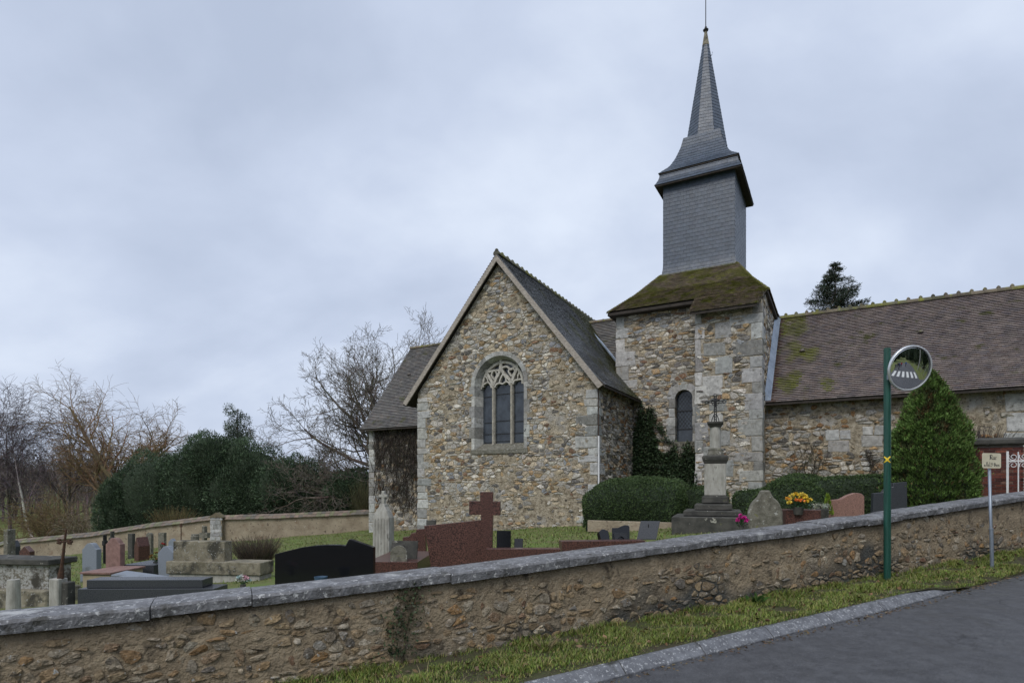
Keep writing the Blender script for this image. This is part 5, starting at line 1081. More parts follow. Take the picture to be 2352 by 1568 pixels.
# slanting plaques left of the red cross stone
def plaque(name, label, px, D, wp, py0, py1, mat, shp=sh_rect, rz=-.1, lean=-.25, th=.03, prop=True):
    X, Y, _ = place(px, D); z0 = EZ + (HY - py1) / FPX * D; h = wid(py1 - py0, D); t = thing(name, label, 'plaque', (X, Y, z0), rz)
    mb = MB(); mb.prism(shp(wid(wp, D), h), -th / 2, th / 2); o = mb.build('tablet', mat, t, bevel=.004); o.rotation_euler = (lean, 0, 0)
    if prop: mb = MB(); mb.tube([(0, .02, h * .8), (0, .02 + h * .35, -.02)], .006, 5); mb.build('prop', m_blackiron, t)
    return t
X, Y, zg = place(925, 10.2); t = thing('red_grave_slab', 'low red granite grave slab left of the red cross headstone', 'grave', (X, Y, zg), -.05); h = hgt(1288, 10.0, zg)
mb = MB(); mb.box(-.55, .32, -.3, 1.4, -.1, h); mb.build('slab', m_red, t, bevel=.006)
plaque('grey_plaque', 'dark weathered memorial plaque leaning on the red grave slab', 927, 10.3, 62, 1241, 1289, m_limedark)
plaque('arched_plaque', 'small lichened arched plaque in front of the larger dark one', 916, 10.0, 38, 1252, 1289, m_lichen, sh_round, .1, -.05, .08, False)
prism_thing('stepped_red_headstone', 'low stepped red granite stone behind the red cross headstone', 'headstone', 952, 13.6, 56, 1212, sh_step, .15, m_red, -.05)
plaque('olive_plaque', 'small olive grey tablet rising behind the red cross headstone', 990, 13.2, 23, 1194, 1222, m_limedark, lean=-.1)
# red granite headstone with cross
D = 9.8; X, Y, zg = place(1060, D); t = thing('red_cross_headstone', 'speckled red granite headstone with a thick cross at its right', 'headstone', (X, Y, zg), -.04)
def q_(px, py): return (wid(px - 1060, D), hgt(py, D, zg))
mb = MB(); mb.prism([q_(994, 1320), q_(1129, 1320), q_(1131, 1191), q_(975, 1207)], -.06, .08); mb.build('slab', m_red, t, bevel=.004)
mb = MB(); mb.prism([q_(1105, 1320), q_(1131, 1320), q_(1133, 1182), q_(1150, 1182), q_(1150, 1151), q_(1133, 1151), q_(1133, 1129), q_(1104, 1129), q_(1104, 1150), q_(1079, 1150), q_(1079, 1181), q_(1106, 1181)], -.10, .055); mb.build('cross', m_red, t, bevel=.004)
# slabs and black plaques in the middle
X, Y, zg = place(1205, 9.4); t = thing('long_red_slab', 'red granite grave slab right of the red cross headstone', 'grave', (X, Y, zg), .0); h = hgt(1257, 9.3, zg)
mb = MB(); mb.box(-.6, .55, -.3, -.08, -.1, h); mb.build('slab', m_red, t, bevel=.006)
plaque('black_plaque', 'square black plaque standing on the red grave slab', 1157, 9.4, 33, 1218, 1257, m_black, lean=-.08)
plaque('tiny_plaque', 'tiny dark tilted tablet on the grass beside the black plaque', 1191, 9.5, 20, 1236, 1257, m_black, lean=-.3)
X, Y, zg = place(1345, 9.6); t = thing('thin_red_slab', 'thin red granite grave slab under the black ornaments', 'grave', (X, Y, zg), .12); h = hgt(1240, 9.6, zg)
mb = MB(); mb.box(-.42, .95, -.15, .1, -.1, h); mb.build('slab', m_red, t, bevel=.006)
plaque('slanted_ornament', 'small black slanted ornament left of the black heart-shaped one', 1388, 9.9, 24, 1215, 1240, m_black, sh_flare, .3, -.5, .10)
t = plaque('rounded_ornament', 'rounded black granite ornament with a grey arched inset', 1426, 9.9, 40, 1205, 1240, m_black, sh_wave, -.1, -.2, .04)
mb = MB(); mb.prism([(-.11, 0), (-.055, 0), (-.05, .04), (0, .075), (.05, .04), (.055, 0), (.11, 0), (.09, .13), (-.12, .13)], -.07, -.055); mb.build('inset', m_dark, t)
plaque('tilted_plaque', 'large dark tilted plaque with a thin cross, in front of the hedge', 1490, 10.2, 44, 1195, 1236, m_dark, lambda w, h: [(-w * .62, -.02), (w * .38, -.02), (w * .62, h), (-w * .38, h)], -.1, -.3, .03)
# memorial column with iron cross
D = 14.2; X, Y, zg = place(1643, D); mem = thing('memorial_cross', 'stone calvary with stepped base, pedestal, short column and black iron cross', 'memorial', (X, Y, zg), -.34)
Hm = lambda py: hgt(py, D, zg)
for a, b, y0, y1, mt in ((.95, .9, 1240, 1183, m_limedark), (.70, .66, 1183, 1170, m_limedark), (.46, .46, 1170, 1156, m_limedark)):
    mb = MB(); mb.box(-a, a * .82, -b, b, Hm(y0), Hm(y1) - .003); mb.build('step', mt, mem, bevel=.02)
mb = MB(); mb.box(-.30, .30, -.30, .30, Hm(1156), Hm(1138)); mb.build('pedestal_base', m_limedark, mem, bevel=.03)
mb = MB(); mb.box(-.245, .245, -.245, .245, Hm(1138), Hm(1064)); mb.build('pedestal', m_lime, mem, bevel=.02)
mb = MB(); mb.loft([sqr(a, a, Hm(y)) for a, y in ((.25, 1064.5), (.27, 1060), (.29, 1056), (.30, 1050), (.27, 1046))]); mb.build('cornice', m_limedark, mem, bevel=.008)
mb = MB(); mb.lathe([(.20, Hm(1047)), (.185, Hm(1041)), (.165, Hm(1036)), (.17, Hm(1032)), (.14, Hm(1029))], 16); mb.build('column_base', m_lichen, mem)
mb = MB(); mb.lathe([(.125, Hm(1030)), (.128, Hm(1010)), (.118, Hm(981))], 18); mb.build('column', m_lime, mem)
mb = MB(); mb.loft([sqr(a, a, Hm(y)) for a, y in ((.125, 981), (.15, 977), (.185, 973), (.185, 969))]); mb.build('capital', m_limedark, mem, bevel=.006)
b0, b1 = Hm(969), Hm(903); zc = Hm(923); ic = MB()
for s in (-1, 1):
    ic.tube([(s * .022, 0, b0), (s * .022, 0, b1 - .06)], .013, 5); ic.tube([(-.20, 0, zc + s * .022), (.20, 0, zc + s * .022)], .012, 5)
for k in range(8): ic.tube([(-.022, 0, b0 + .05 + k * .06), (.022, 0, b0 + .08 + k * .06)], .006, 4); ic.tube([(.022, 0, b0 + .05 + k * .06), (-.022, 0, b0 + .08 + k * .06)], .006, 4)
for (x, z) in ((-.20, zc), (.20, zc), (0, b1 - .05)):
    for k in range(9): a0, a1 = k * .698, (k + 1) * .698; ic.tube([(x + .038 * math.cos(a0), 0, z + .038 * math.sin(a0)), (x + .038 * math.cos(a1), 0, z + .038 * math.sin(a1))], .008, 4)
for s in (-1, 1):
    ic.tube([(s * .03, 0, b0 + .18), (s * .075, 0, b0 + .07), (s * .085, 0, b0)], .010, 5); ic.tube([(s * .09, 0, zc), (s * .06, 0, zc + .06), (s * .01, 0, zc + .09)], .008, 5); ic.tube([(s * .09, 0, zc), (s * .06, 0, zc - .06), (s * .01, 0, zc - .09)], .008, 5)
ic.tube([(0, -.02, zc + .09), (0, -.03, zc + .02), (0, -.025, zc - .12)], [.02, .026, .014], 6); ic.tube([(-.11, -.02, zc + .05), (0, -.03, zc + .03), (.11, -.02, zc + .05)], .012, 5)
ic.build('iron_cross', m_blackiron, mem)
# right-hand graves
prism_thing('lichened_headstone', 'rounded lichen-covered old headstone by the street wall', 'headstone', 1757, 10.9, 77, 1124, sh_ogee, .14, m_lichen, -.1, bevel=.03)
X, Y, zg = place(1834, 11.2); t = thing('red_planter_grave', 'red granite grave block under the orange and yellow flowers', 'grave', (X, Y, zg), -.1); h = hgt(1170, 11.2, zg)
mb = MB(); mb.box(-.30, .33, -.2, .6, -.1, h); mb.build('slab', m_red, t, bevel=.008)
prism_thing('wavy_pink_headstone', 'low pink granite headstone with a wavy top', 'headstone', 1940, 11.8, 80, 1130, sh_wave, .13, m_pinkgr, -.08)
prism_thing('dark_stepped_headstone', 'dark grey granite headstone with a stepped top, behind the pole', 'headstone', 2041, 12.8, 74, 1105, sh_step, .14, m_dark, -.15)
def bouquet(name, label, px, D, py0, py1, wp, cols, n, pot=None, seed=1):
    X, Y, _ = place(px, D); zb_ = EZ + (HY - py1) / FPX * D; h = wid(py1 - py0, D); w = wid(wp, D); r = np.random.default_rng(seed); t = thing(name, label, 'flowers', (X, Y, zb_))
    mb = MB(); mb.lathe([(w * .16, -.06), (w * .22, h * .22), (w * .20, h * .23)], 10); mb.build('pot', pot or m_limedark, t)
    m_ = n * 4; pos = np.stack([r.normal(0, w * .2, m_), r.normal(0, w * .14, m_), r.uniform(.15, .7, m_) * h], 1); Vv, Tt, Cc = leaves_np(pos, r.normal(0, 1, (m_, 3)) + np.array((0, 0, .5)), h * .22, h * .10, vary(r, m_, (.03, .075, .03), .3), r); mesh_np('leaves', Vv, Tt, Cc, m_leaf, t)['kind'] = 'stuff'
    for k in range(n):
        a, rr = r.uniform(0, 6.28), w * .5 * math.sqrt(r.uniform(.02, 1)); c = cols[k % len(cols)]; cz_ = h * (1 - .45 * (rr / (w * .5)) ** 2) * r.uniform(.72, 1.0); ctr = np.array((rr * math.cos(a), rr * .6 * math.sin(a) - .02, cz_))
        m2 = 26; dv = r.normal(0, 1, (m2, 3)); dv[:, 2] = np.abs(dv[:, 2]) * .8 - .1; dv /= np.linalg.norm(dv, axis=1, keepdims=True); s_ = .046 if w > .3 else .030
        Vv, Tt, Cc = leaves_np(ctr + dv * s_ * .25, dv, s_, s_ * .95, vary(r, m2, c, .18, .05), r, .8); mesh_np('bloom', Vv, Tt, Cc, m_plain, t)
        st_ = MB(); st_.tube([(0, 0, h * .2), tuple(ctr)], .004, 4, (.04, .09, .03)); st_.build('stalk', m_plain, t)
bouquet('rose_bouquet', 'bouquet of yellow and orange roses on the red grave block', 1833, 11.0, 1130, 1174, 58, [(.85, .62, .06), (.80, .40, .05), (.85, .64, .10), (.80, .22, .04), (.88, .68, .14), (.84, .58, .06)], 21, seed=4)
bouquet('magenta_flowers', 'small pot of bright magenta artificial flowers behind the wall', 1703, 9.6, 1181, 1212, 30, [(.62, .03, .30), (.70, .05, .38)], 14, seed=5)
bouquet('pastel_flowers', 'little pale pink and white flowers just above the coping', 558, 7.4, 1318, 1348, 32, [(.72, .45, .50), (.72, .72, .68), (.55, .68, .66)], 7, seed=6)
bouquet('red_flowers', 'tiny red flowers by the steles at the back', 372, 22, 1243, 1258, 14, [(.45, .02, .03)], 6, seed=7)
bouquet('yellow_plant', 'small yellowish potted plant beside the pointed headstone', 358, 13.6, 1268, 1296, 26, [(.25, .22, .05), (.30, .16, .04)], 8, seed=8)
X, Y, _ = place(737, 7.6); t = thing('blue_bowl', 'small dark blue plastic bowl left of the black headstone', 'bowl', (X, Y, EZ + (HY - 1345) / FPX * 7.6)); mb = MB(); mb.lathe([(.06, 0), (.085, .12), (.078, .12), (.055, .02)], 16); mb.build('vessel', m_water, t)
r = np.random.default_rng(21); X, Y, zg = place(1888, 11.4); t = thing('silver_shrublet', 'pale silvery succulent clump by the pink headstone', 'plant', (X, Y, zg)); hb = hgt(1158, 11.4, zg); n = 300
pos = np.stack([r.normal(0, .09, n), r.normal(0, .06, n), hb - np.abs(r.normal(0, .10, n))], 1); Vv, Tt, Cc = leaves_np(pos, r.normal(0, 1, (n, 3)) + np.array((0, 0, .8)), .05, .02, vary(r, n, (.32, .34, .26), .25), r); mesh_np('leaves', Vv, Tt, Cc, m_leaf, t)['kind'] = 'stuff'
mb = MB(); mb.lathe([(.10, -.1), (.12, hb - .1), (.1, hb - .08)], 12); mb.build('pot', m_limedark, t)
X, Y, zg = place(1901, 11.7); t = thing('golden_conifer', 'tiny yellow-green conifer at the left of the wavy headstone', 'plant', (X, Y, zg)); hb = hgt(1136, 11.7, zg); n = 260; q = r.uniform(0, 1, n)
a = r.uniform(0, 6.28, n); pos = np.stack([np.cos(a) * .09 * (1 - q), np.sin(a) * .09 * (1 - q), hb * (.4 + .58 * q)], 1); Vv, Tt, Cc = leaves_np(pos, np.stack([np.cos(a) * .4, np.sin(a) * .4, np.ones(n)], 1), .07, .025, vary(r, n, (.18, .26, .03), .25), r); mesh_np('foliage', Vv, Tt, Cc, m_leaf, t)['kind'] = 'stuff'
mb = MB(); mb.tube([(0, 0, -.05), (0, 0, hb * .7)], .012, 5, (.1, .07, .05)); mb.build('trunk', m_bark, t)

# ------------------------------------------------------------------ the far churchyard wall
fw = [(-60, 1262, 37.5), (20, 1240, 36.2), (110, 1232, 35.6), (215, 1222, 35), (350, 1201, 34.2), (490, 1184, 33.6), (640, 1180, 33.4), (860, 1170, 33.2), (960, 1165, 33.1)]
fx, fy, fz = P(490, 1184, 33.6); fz = z_yard(fx, fy); fwall = thing('far_wall', 'rendered churchyard wall with mossy tiled coping in front of the yews', 'wall', (fx, fy, fz)); FO = (fx, fy, fz)
pt = [P(*q) for q in fw]; mb = MB(); rings = []
for p in pt: rings.append([(p[0], p[1] - .2, z_yard(p[0], p[1]) - .3), (p[0], p[1] - .2, p[2] - .17), (p[0], p[1] + .2, p[2] - .17), (p[0], p[1] + .2, z_yard(p[0], p[1]) - .3)])
mb.loft(rings); mb.build('wall_core', m_rend, fwall, FO)
tl_ = []
for i in range(len(pt) - 1):
    a, b = pt[i], pt[i + 1]; L = np.linalg.norm(b - a); nn = max(2, int(L / .24)); dv = (b - a) / nn
    for k in range(nn):
        p0, p1 = a + dv * (k + .01), a + dv * (k + .985)
        for s in (-1, 1):
            for row, (o0, z0_, o1, z1_) in enumerate(((.33, -.20, .16, -.075), (.18, -.07, .0, .03))):
                j_ = random.uniform(-.008, .008); vs = [(p0[0], p0[1] + s * o0, p0[2] + z0_ + j_), (p1[0], p1[1] + s * o0, p1[2] + z0_ + j_), (p1[0], p1[1] + s * o1, p1[2] + z1_ + j_), (p0[0], p0[1] + s * o1, p0[2] + z1_ + j_)]
                tl_.append((vs + [(x, y, z - .03) for x, y, z in vs], [(0, 1, 2, 3), (0, 4, 5, 1), (1, 5, 6, 2), (3, 7, 4, 0)], pick([(3, (.18, .14, .10)), (2, (.16, .16, .085)), (2, (.20, .15, .11)), (2, (.13, .115, .09))], .15)))
emit(fwall, 'coping_tile', tl_, m_tile, 120, ident, FO, 'coping_tiles')
pp = P(503, 1180, 33.45); mb = MB(); mb.box(pp[0] - .30, pp[0] + .33, pp[1] - .36, pp[1], z_yard(pp[0], pp[1]) - .2, pp[2] - .16); pc_ = mb.build('pilaster', m_mortar, fwall, FO)
out = []; z = z_yard(pp[0], pp[1])
while z < pp[2] - .3:
    h = random.uniform(.16, .26); x = pp[0] - .31
    while x < pp[0] + .28: w = random.uniform(.18, .34); out.append(block(lambda a, b, d: (a, pp[1] - .36 - d, b), x, min(x + w, pp[0] + .33), z + .008, min(z + h - .008, pp[2] - .17), .02, pick([(1, (.5, .5, .49)), (1, (.40, .40, .39))]))); x += w + .015
    z += h
emit(pc_, 'dressed_block', out, m_quoin, 60, ident, FO)
mb = MB(); mb.prism([(pp[0] - .40, pp[2] - .17), (pp[0] + .42, pp[2] - .17), (pp[0] + .01, pp[2] + .10)], pp[1] - .42, pp[1] + .1, (.15, .12, .08)); mb.build('pilaster_cap', m_tile_moss, pc_, FO)

# ------------------------------------------------------------------ hedges, thuja, ivy and creeper
def hedge(name, label, ctr, rz, a, b, h, n, seed, dome=.35, ex=5.0, tilt=0.0, cols=((.044, .076, .028), (.062, .104, .036), (.084, .130, .042)), leaf=.05, cat='hedge'):
    """clipped hedge: soft-edged box with a domed top, dense small leaves over a dark core"""
    r = np.random.default_rng(seed); t = thing(name, label, cat, ctr, rz)
    def surf(m):
        d = r.normal(0, 1, (m, 3)); d[:, 2] = np.abs(d[:, 2]); d /= np.linalg.norm(d, axis=1, keepdims=True)
        q = 1 / (np.abs(d[:, 0]) ** ex + np.abs(d[:, 1]) ** ex + np.abs(d[:, 2]) ** ex) ** (1 / ex); p = d * q[:, None]
        p = p * np.array((a, b, 1)); 
        dz = 1 - dome * ((p[:, 0] / a) ** 2 * .5 + (p[:, 1] / b) ** 2 * .5) + tilt * p[:, 1] / b
        p[:, 2] *= h * dz; return p, d
    pos, nrm = surf(n)
    lump = np.array([nz3(x * 2.1 + seed, y * 2.1, z * 2.1) for x, y, z in pos]); pos = pos * (1 + .05 * lump)[:, None] - nrm * (np.abs(r.normal(0, .03, n)) - (r.uniform(0, 1, n) < .03) * r.uniform(.02, .07, n))[:, None]
    ci = r.integers(0, len(cols), n); c = np.array(cols)[ci] * r.uniform(.6, 1.4, (n, 1)) * (1 + .25 * lump)[:, None]
    Vv, Tt, Cc = leaves_np(pos, nrm + r.normal(0, .7, (n, 3)), r.uniform(.6, 1.4, n) * leaf, r.uniform(.3, .6, n) * leaf, np.clip(c, .004, 1), r, .3)
    mesh_np('foliage', Vv, Tt, Cc, m_leaf, t)['kind'] = 'stuff'
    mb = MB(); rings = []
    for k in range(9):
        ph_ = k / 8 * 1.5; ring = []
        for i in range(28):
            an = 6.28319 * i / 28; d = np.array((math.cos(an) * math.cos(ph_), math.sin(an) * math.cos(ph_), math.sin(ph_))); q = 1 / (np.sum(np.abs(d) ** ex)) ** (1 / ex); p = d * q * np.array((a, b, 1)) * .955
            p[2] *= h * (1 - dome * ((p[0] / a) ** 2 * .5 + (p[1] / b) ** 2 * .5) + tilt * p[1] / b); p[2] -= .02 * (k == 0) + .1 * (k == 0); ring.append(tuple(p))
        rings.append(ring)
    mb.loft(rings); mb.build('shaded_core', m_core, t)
    return t
def uv(u, v): p = tow((u, v, 0)); return p[0], p[1]
def at_uv(u, v): X, Y = uv(u, v); return (X, Y, z_yard(X, Y))
X, Y, zg = at_uv(-4.9, 16.9)
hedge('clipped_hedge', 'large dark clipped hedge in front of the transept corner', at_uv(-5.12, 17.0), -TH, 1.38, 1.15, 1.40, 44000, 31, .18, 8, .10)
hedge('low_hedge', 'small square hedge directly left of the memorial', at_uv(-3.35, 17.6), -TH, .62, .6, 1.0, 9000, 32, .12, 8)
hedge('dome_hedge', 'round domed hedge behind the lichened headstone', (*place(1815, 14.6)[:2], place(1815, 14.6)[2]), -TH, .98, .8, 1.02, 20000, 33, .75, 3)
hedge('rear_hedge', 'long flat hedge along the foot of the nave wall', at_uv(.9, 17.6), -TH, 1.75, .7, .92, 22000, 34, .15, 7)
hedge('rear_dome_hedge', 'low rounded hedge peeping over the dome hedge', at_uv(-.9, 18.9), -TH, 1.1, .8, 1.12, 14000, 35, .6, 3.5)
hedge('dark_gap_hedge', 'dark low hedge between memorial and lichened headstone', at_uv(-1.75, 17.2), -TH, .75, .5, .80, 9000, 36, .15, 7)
# kerb of the plot under the large hedge
X, Y = uv(-4.55, 15.55); t = thing('plot_kerb', 'low pale concrete kerb under the large clipped hedge', 'kerb', (X, Y, z_yard(X, Y)), -TH); mb = MB(); mb.box(-1.55, 1.0, -.08, .08, -.1, .22); mb.build('slab', m_rend, t, bevel=.01)
# thuja cone
X, Y, zg = place(2137, 13.2); hT = hgt(856, 13.2, zg); thu = thing('thuja', 'tall conical bright green thuja in front of the nave', 'tree', (X, Y, zg)); r = np.random.default_rng(41)
n = 70000; q = r.uniform(0, 1, n) ** .8; a = r.uniform(0, 6.283, n)
def rad(q): return .85 * np.interp(q, [0, .06, .25, .45, .65, .82, .93, 1], [.86, .97, 1.0, .86, .66, .43, .22, .03])
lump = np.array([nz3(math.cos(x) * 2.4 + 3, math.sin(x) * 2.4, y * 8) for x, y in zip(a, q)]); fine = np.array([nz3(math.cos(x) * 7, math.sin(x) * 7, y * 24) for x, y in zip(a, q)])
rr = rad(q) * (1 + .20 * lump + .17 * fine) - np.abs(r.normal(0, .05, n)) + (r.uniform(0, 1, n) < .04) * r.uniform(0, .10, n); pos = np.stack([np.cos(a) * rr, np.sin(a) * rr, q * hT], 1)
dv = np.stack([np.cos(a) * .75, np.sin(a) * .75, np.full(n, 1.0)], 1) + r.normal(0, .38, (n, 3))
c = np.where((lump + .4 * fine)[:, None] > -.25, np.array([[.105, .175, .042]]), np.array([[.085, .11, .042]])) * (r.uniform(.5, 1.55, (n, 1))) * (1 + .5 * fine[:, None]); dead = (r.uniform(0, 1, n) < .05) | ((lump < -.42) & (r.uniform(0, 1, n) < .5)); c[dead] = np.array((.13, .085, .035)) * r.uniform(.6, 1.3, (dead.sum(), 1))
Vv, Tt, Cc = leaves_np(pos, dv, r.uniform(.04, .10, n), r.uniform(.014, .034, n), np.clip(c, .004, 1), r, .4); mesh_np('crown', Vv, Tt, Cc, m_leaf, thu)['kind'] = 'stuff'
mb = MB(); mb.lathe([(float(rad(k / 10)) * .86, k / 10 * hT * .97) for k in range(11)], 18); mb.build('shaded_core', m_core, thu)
mb = MB(); mb.tube([(0, 0, -.1), (0, 0, hT * .8)], [.09, .03], 8, (.1, .075, .05)); mb.build('trunk', m_bark, thu)
# ivy on the tower and the transept corner
r = np.random.default_rng(51); n = 34000; a = r.uniform(-7.1, -4.2, n); b = r.uniform(-1.5, 3.4, n)
lim = np.interp(a, [-7.1, -6.7, -6.3, -5.9, -5.6, -5.3, -4.9, -4.5, -4.3], [2.2, 3.4, 3.1, 2.5, 1.9, 1.6, 1.9, 1.3, -.3]) + .35 * np.array([nz3(x * 3, y * 1.2, 4) for x, y in zip(a, b)])
den = np.array([nz3(x * 1.6, y * 1.6, 7) for x, y in zip(a, b)]); ok = (b < lim) & (r.uniform(0, 1, n) < np.clip((lim - b) * 1.2 + .15, 0, 1)) & (den > -.42 + np.where(b > 1.9, .3, 0)); a, b = a[ok], b[ok]; n = len(a)
front_ = a > TS; vv = np.where(front_, VS - .04, VN - .06) - np.abs(r.normal(0, .06, n)) - .10 * np.clip(1.2 - b, 0, 2) * .5
ivx, ivy = uv(-5.8, VN - .1); ivy_t = thing('ivy', 'dark ivy climbing the corner of tower and transept around the lancet', 'ivy', (ivx, ivy, EZ - .95), -TH)
pos = np.stack([a - (-5.8), vv - (VN - .1), b + .95], 1); dv = np.stack([r.normal(0, .5, n), r.normal(-.7, .4, n), r.normal(-.35, .5, n)], 1)
Vv, Tt, Cc = leaves_np(pos, dv, r.uniform(.05, .11, n), r.uniform(.045, .09, n), vary(r, n, (.046, .074, .034), .4), r); mesh_np('leaves', Vv, Tt, Cc, m_leaf, ivy_t)['kind'] = 'stuff'
sg = []
for k in range(26):
    x, z = r.uniform(-1.2, 1.2), -.6
    for j in range(10): x2, z2 = x + r.normal(0, .08), z + r.uniform(.1, .36); sg.append((x, .02, z, x2, .02, z2, .012, .009)); x, z = x2, z2
Vv, Tt, Cc = tubes_np(sg, 4, (.10, .08, .055)); mesh_np('stems', Vv, Tt, Cc, m_bark, ivy_t)['kind'] = 'stuff'
# leafless creeper matted over the choir wall, and dry vines on the nave
def creeper(name, label, u0, u1, z0, z1, v, n, col, seed, lim=None, L=(.25, .7), rad_=(.006, .012)):
    r = np.random.default_rng(seed); uc = (u0 + u1) / 2; X, Y = uv(uc, v); t = thing(name, label, 'creeper', (X, Y, EZ + z0), -TH); sg = []
    for k in range(n):
        x, z = r.uniform(u0, u1), r.uniform(z0, z1)
        if lim and not lim(x, z, r): continue
        an = r.normal(1.45, .35); l = r.uniform(*L); y = -r.uniform(.03, .12); q = r.uniform(*rad_)
        for j in range(3): x2, z2 = x + math.cos(an) * l / 3, z + math.sin(an) * l / 3; y2 = y + r.normal(0, .02); sg.append((x - uc, y, z - z0, x2 - uc, min(y2, -.02), z2 - z0, q, q * .85)); x, z, y = x2, z2, min(y2, -.02); an += r.normal(0, .3)
    c = vary(r, len(sg), col, .35); Vv, Tt, Cc = tubes_np(sg, 3, c); mesh_np('stems', Vv, Tt, Cc, m_bark, t)['kind'] = 'stuff'
creeper('bare_creeper', 'dense leafless creeper covering the choir wall', CL + .35, GL + .1, -1.4, 2.75, VN, 5200, (.060, .048, .038), 61, lambda x, z, r: (nz3(x * .8, z * .8, 3) * .9 + (z + .2) * .32 + .45 + (x - CL) * .05) > r.uniform(0, 1))
creeper('dry_vine', 'thin dry vine stems left on the nave wall', -1.6, -.2, -1.0, 1.2, VN, 420, (.085, .07, .045), 62, lambda x, z, r: abs(x + .9 + .45 * nz3(z * 2, 1)) < .34 and z < .4 + r.uniform(0, .9))
creeper('dead_vine_stem', 'dark dead vine stem crawling up the nave wall left of the pole', .75, 1.55, -.9, 1.0, VN, 420, (.055, .042, .030), 63, lambda x, z, r: abs(x - 1.05 - .16 * (.3 - z) - .10 * nz3(z * 3, 8)) < .10, (.15, .35))

# ------------------------------------------------------------------ bare trees
def grow(r, sg, p, d, rad0, L, lv, k):
    """one branch and its children; k: per-level lists seg, kids, ang, ratio, up, wob, taper"""
    ns = k['seg'][lv]; step = L / ns; rr = rad0; end = rad0 * k['taper'][lv]; kids = k['kids'][lv] if lv < len(k['kids']) else 0
    pos = [(p, d, rr)]
    for i in range(ns):
        d = d + r.normal(0, k['wob'][lv], 3); d = d + np.array((0, 0, k['up'][lv])); d = d / math.sqrt(d @ d); p2 = p + d * step; r2 = rad0 + (end - rad0) * (i + 1) / ns
        sg.append((*p, *p2, rr, r2, lv)); p, rr = p2, r2; pos.append((p, d, rr))
    if kids:
        for j in range(kids):
            f = k['start'][lv] + (1 - k['start'][lv]) * (j + r.uniform(.2, .9)) / kids; i = min(int(f * ns), ns - 1); t = f * ns - i
            q = pos[i][0] * (1 - t) + pos[i + 1][0] * t; dd_ = pos[i][1]; s = r.normal(0, 1, 3); s = s - dd_ * (s @ dd_); s = s / math.sqrt(s @ s); an = k['ang'][lv] * r.uniform(.6, 1.3)
            nd = dd_ * math.cos(an) + s * math.sin(an); grow(r, sg, q, nd, max(k['rmin'], pos[i][2] * k['rr'][lv]), L * k['ratio'][lv] * r.uniform(.7, 1.2) * (1.15 - .35 * f), lv + 1, k)
def bare_tree(name, label, loc, trunk_dir, rad0, L, k, seed, cols, limbs=None):
    r = np.random.default_rng(seed); sg = []; t = thing(name, label, 'tree', loc); d = np.array(trunk_dir, float); grow(r, sg, np.zeros(3), d / np.linalg.norm(d), rad0, L, 0, dict(k, kids=[0] + k['kids'][1:]) if limbs else k)
    for (lx, ly, lz, lr) in (limbs or []):
        v = np.array((lx, ly, lz), float); n_ = np.linalg.norm(v); grow(r, sg, d / np.linalg.norm(d) * L * r.uniform(.75, .98), v / n_, lr, n_, 1, k)
    sg = np.array(sg); thick = sg[:, 8] < k.get('split', 2); c0, c1 = cols
    Vv, Tt, Cc = tubes_np(sg[thick][:, :8], 7, vary(r, thick.sum(), c0, .15)); mesh_np('trunk', Vv, Tt, Cc, m_bark, t, smooth=True)
    Vv, Tt, Cc = tubes_np(sg[~thick][:, :8], 3, vary(r, (~thick).sum(), c1, .25)); mesh_np('crown', Vv, Tt, Cc, m_bark, t)['kind'] = 'stuff'
    return t
# walnut behind the choir
K = dict(seg=[4, 7, 6, 5, 4, 3], kids=[9, 9, 8, 6, 4], ang=[1.12, .8, .8, .8, .7], ratio=[1.05, .52, .52, .5, .5], up=[.02, .012, .05, .08, .08, .05], wob=[.05, .14, .17, .2, .22, .22], taper=[.55, .32, .35, .4, .5, .7], start=[.28, .22, .2, .2, .2], rr=[.52, .55, .55, .6, .7], rmin=.011, split=2)
K['kids'] = [12, 9, 7, 5, 3]; K['start'][0] = .22
X, Y, zg = place(915, 41); bare_tree('walnut_tree', 'spreading leafless tree behind the left end of the church', (X, Y, zg - .3), (-.10, .0, 1), .36, 4.3, K, 77, ((.15, .13, .10), (.165, .142, .115)), [(-6.6, 0, .2, .13), (-6.2, -1.5, 3.0, .15), (-5.4, 1, 5.0, .15), (-3.4, 0, 6.6, .17), (-1.2, .5, 7.6, .18), (1.2, 0, 8.4, .17), (3.4, 0, 7.4, .16), (-4.5, 2, 1.6, .13), (-5.0, -1, -.8, .11), (4.5, 1, 5, .14), (-2.2, -2, 4.5, .13), (0, 2, 7.5, .13)])
# willow with tawny drooping twigs
K2 = dict(seg=[3, 6, 6, 5, 5], kids=[8, 9, 8, 8], ang=[.85, .7, .75, .7], ratio=[1.5, .55, .55, .62], up=[.0, .06, .05, -.01, -.12], wob=[.05, .12, .16, .18, .14], taper=[.7, .3, .35, .4, .6], start=[.5, .25, .2, .15], rr=[.55, .52, .5, .6], rmin=.012, split=2)
X, Y, zg = place(272, 50); bare_tree('willow_tree', 'leafless willow with tawny twigs above the dark yews', (X, Y, zg - .4), (.02, 0, 1), .5, 5.6, K2, 73, ((.20, .15, .085), (.27, .185, .105)))
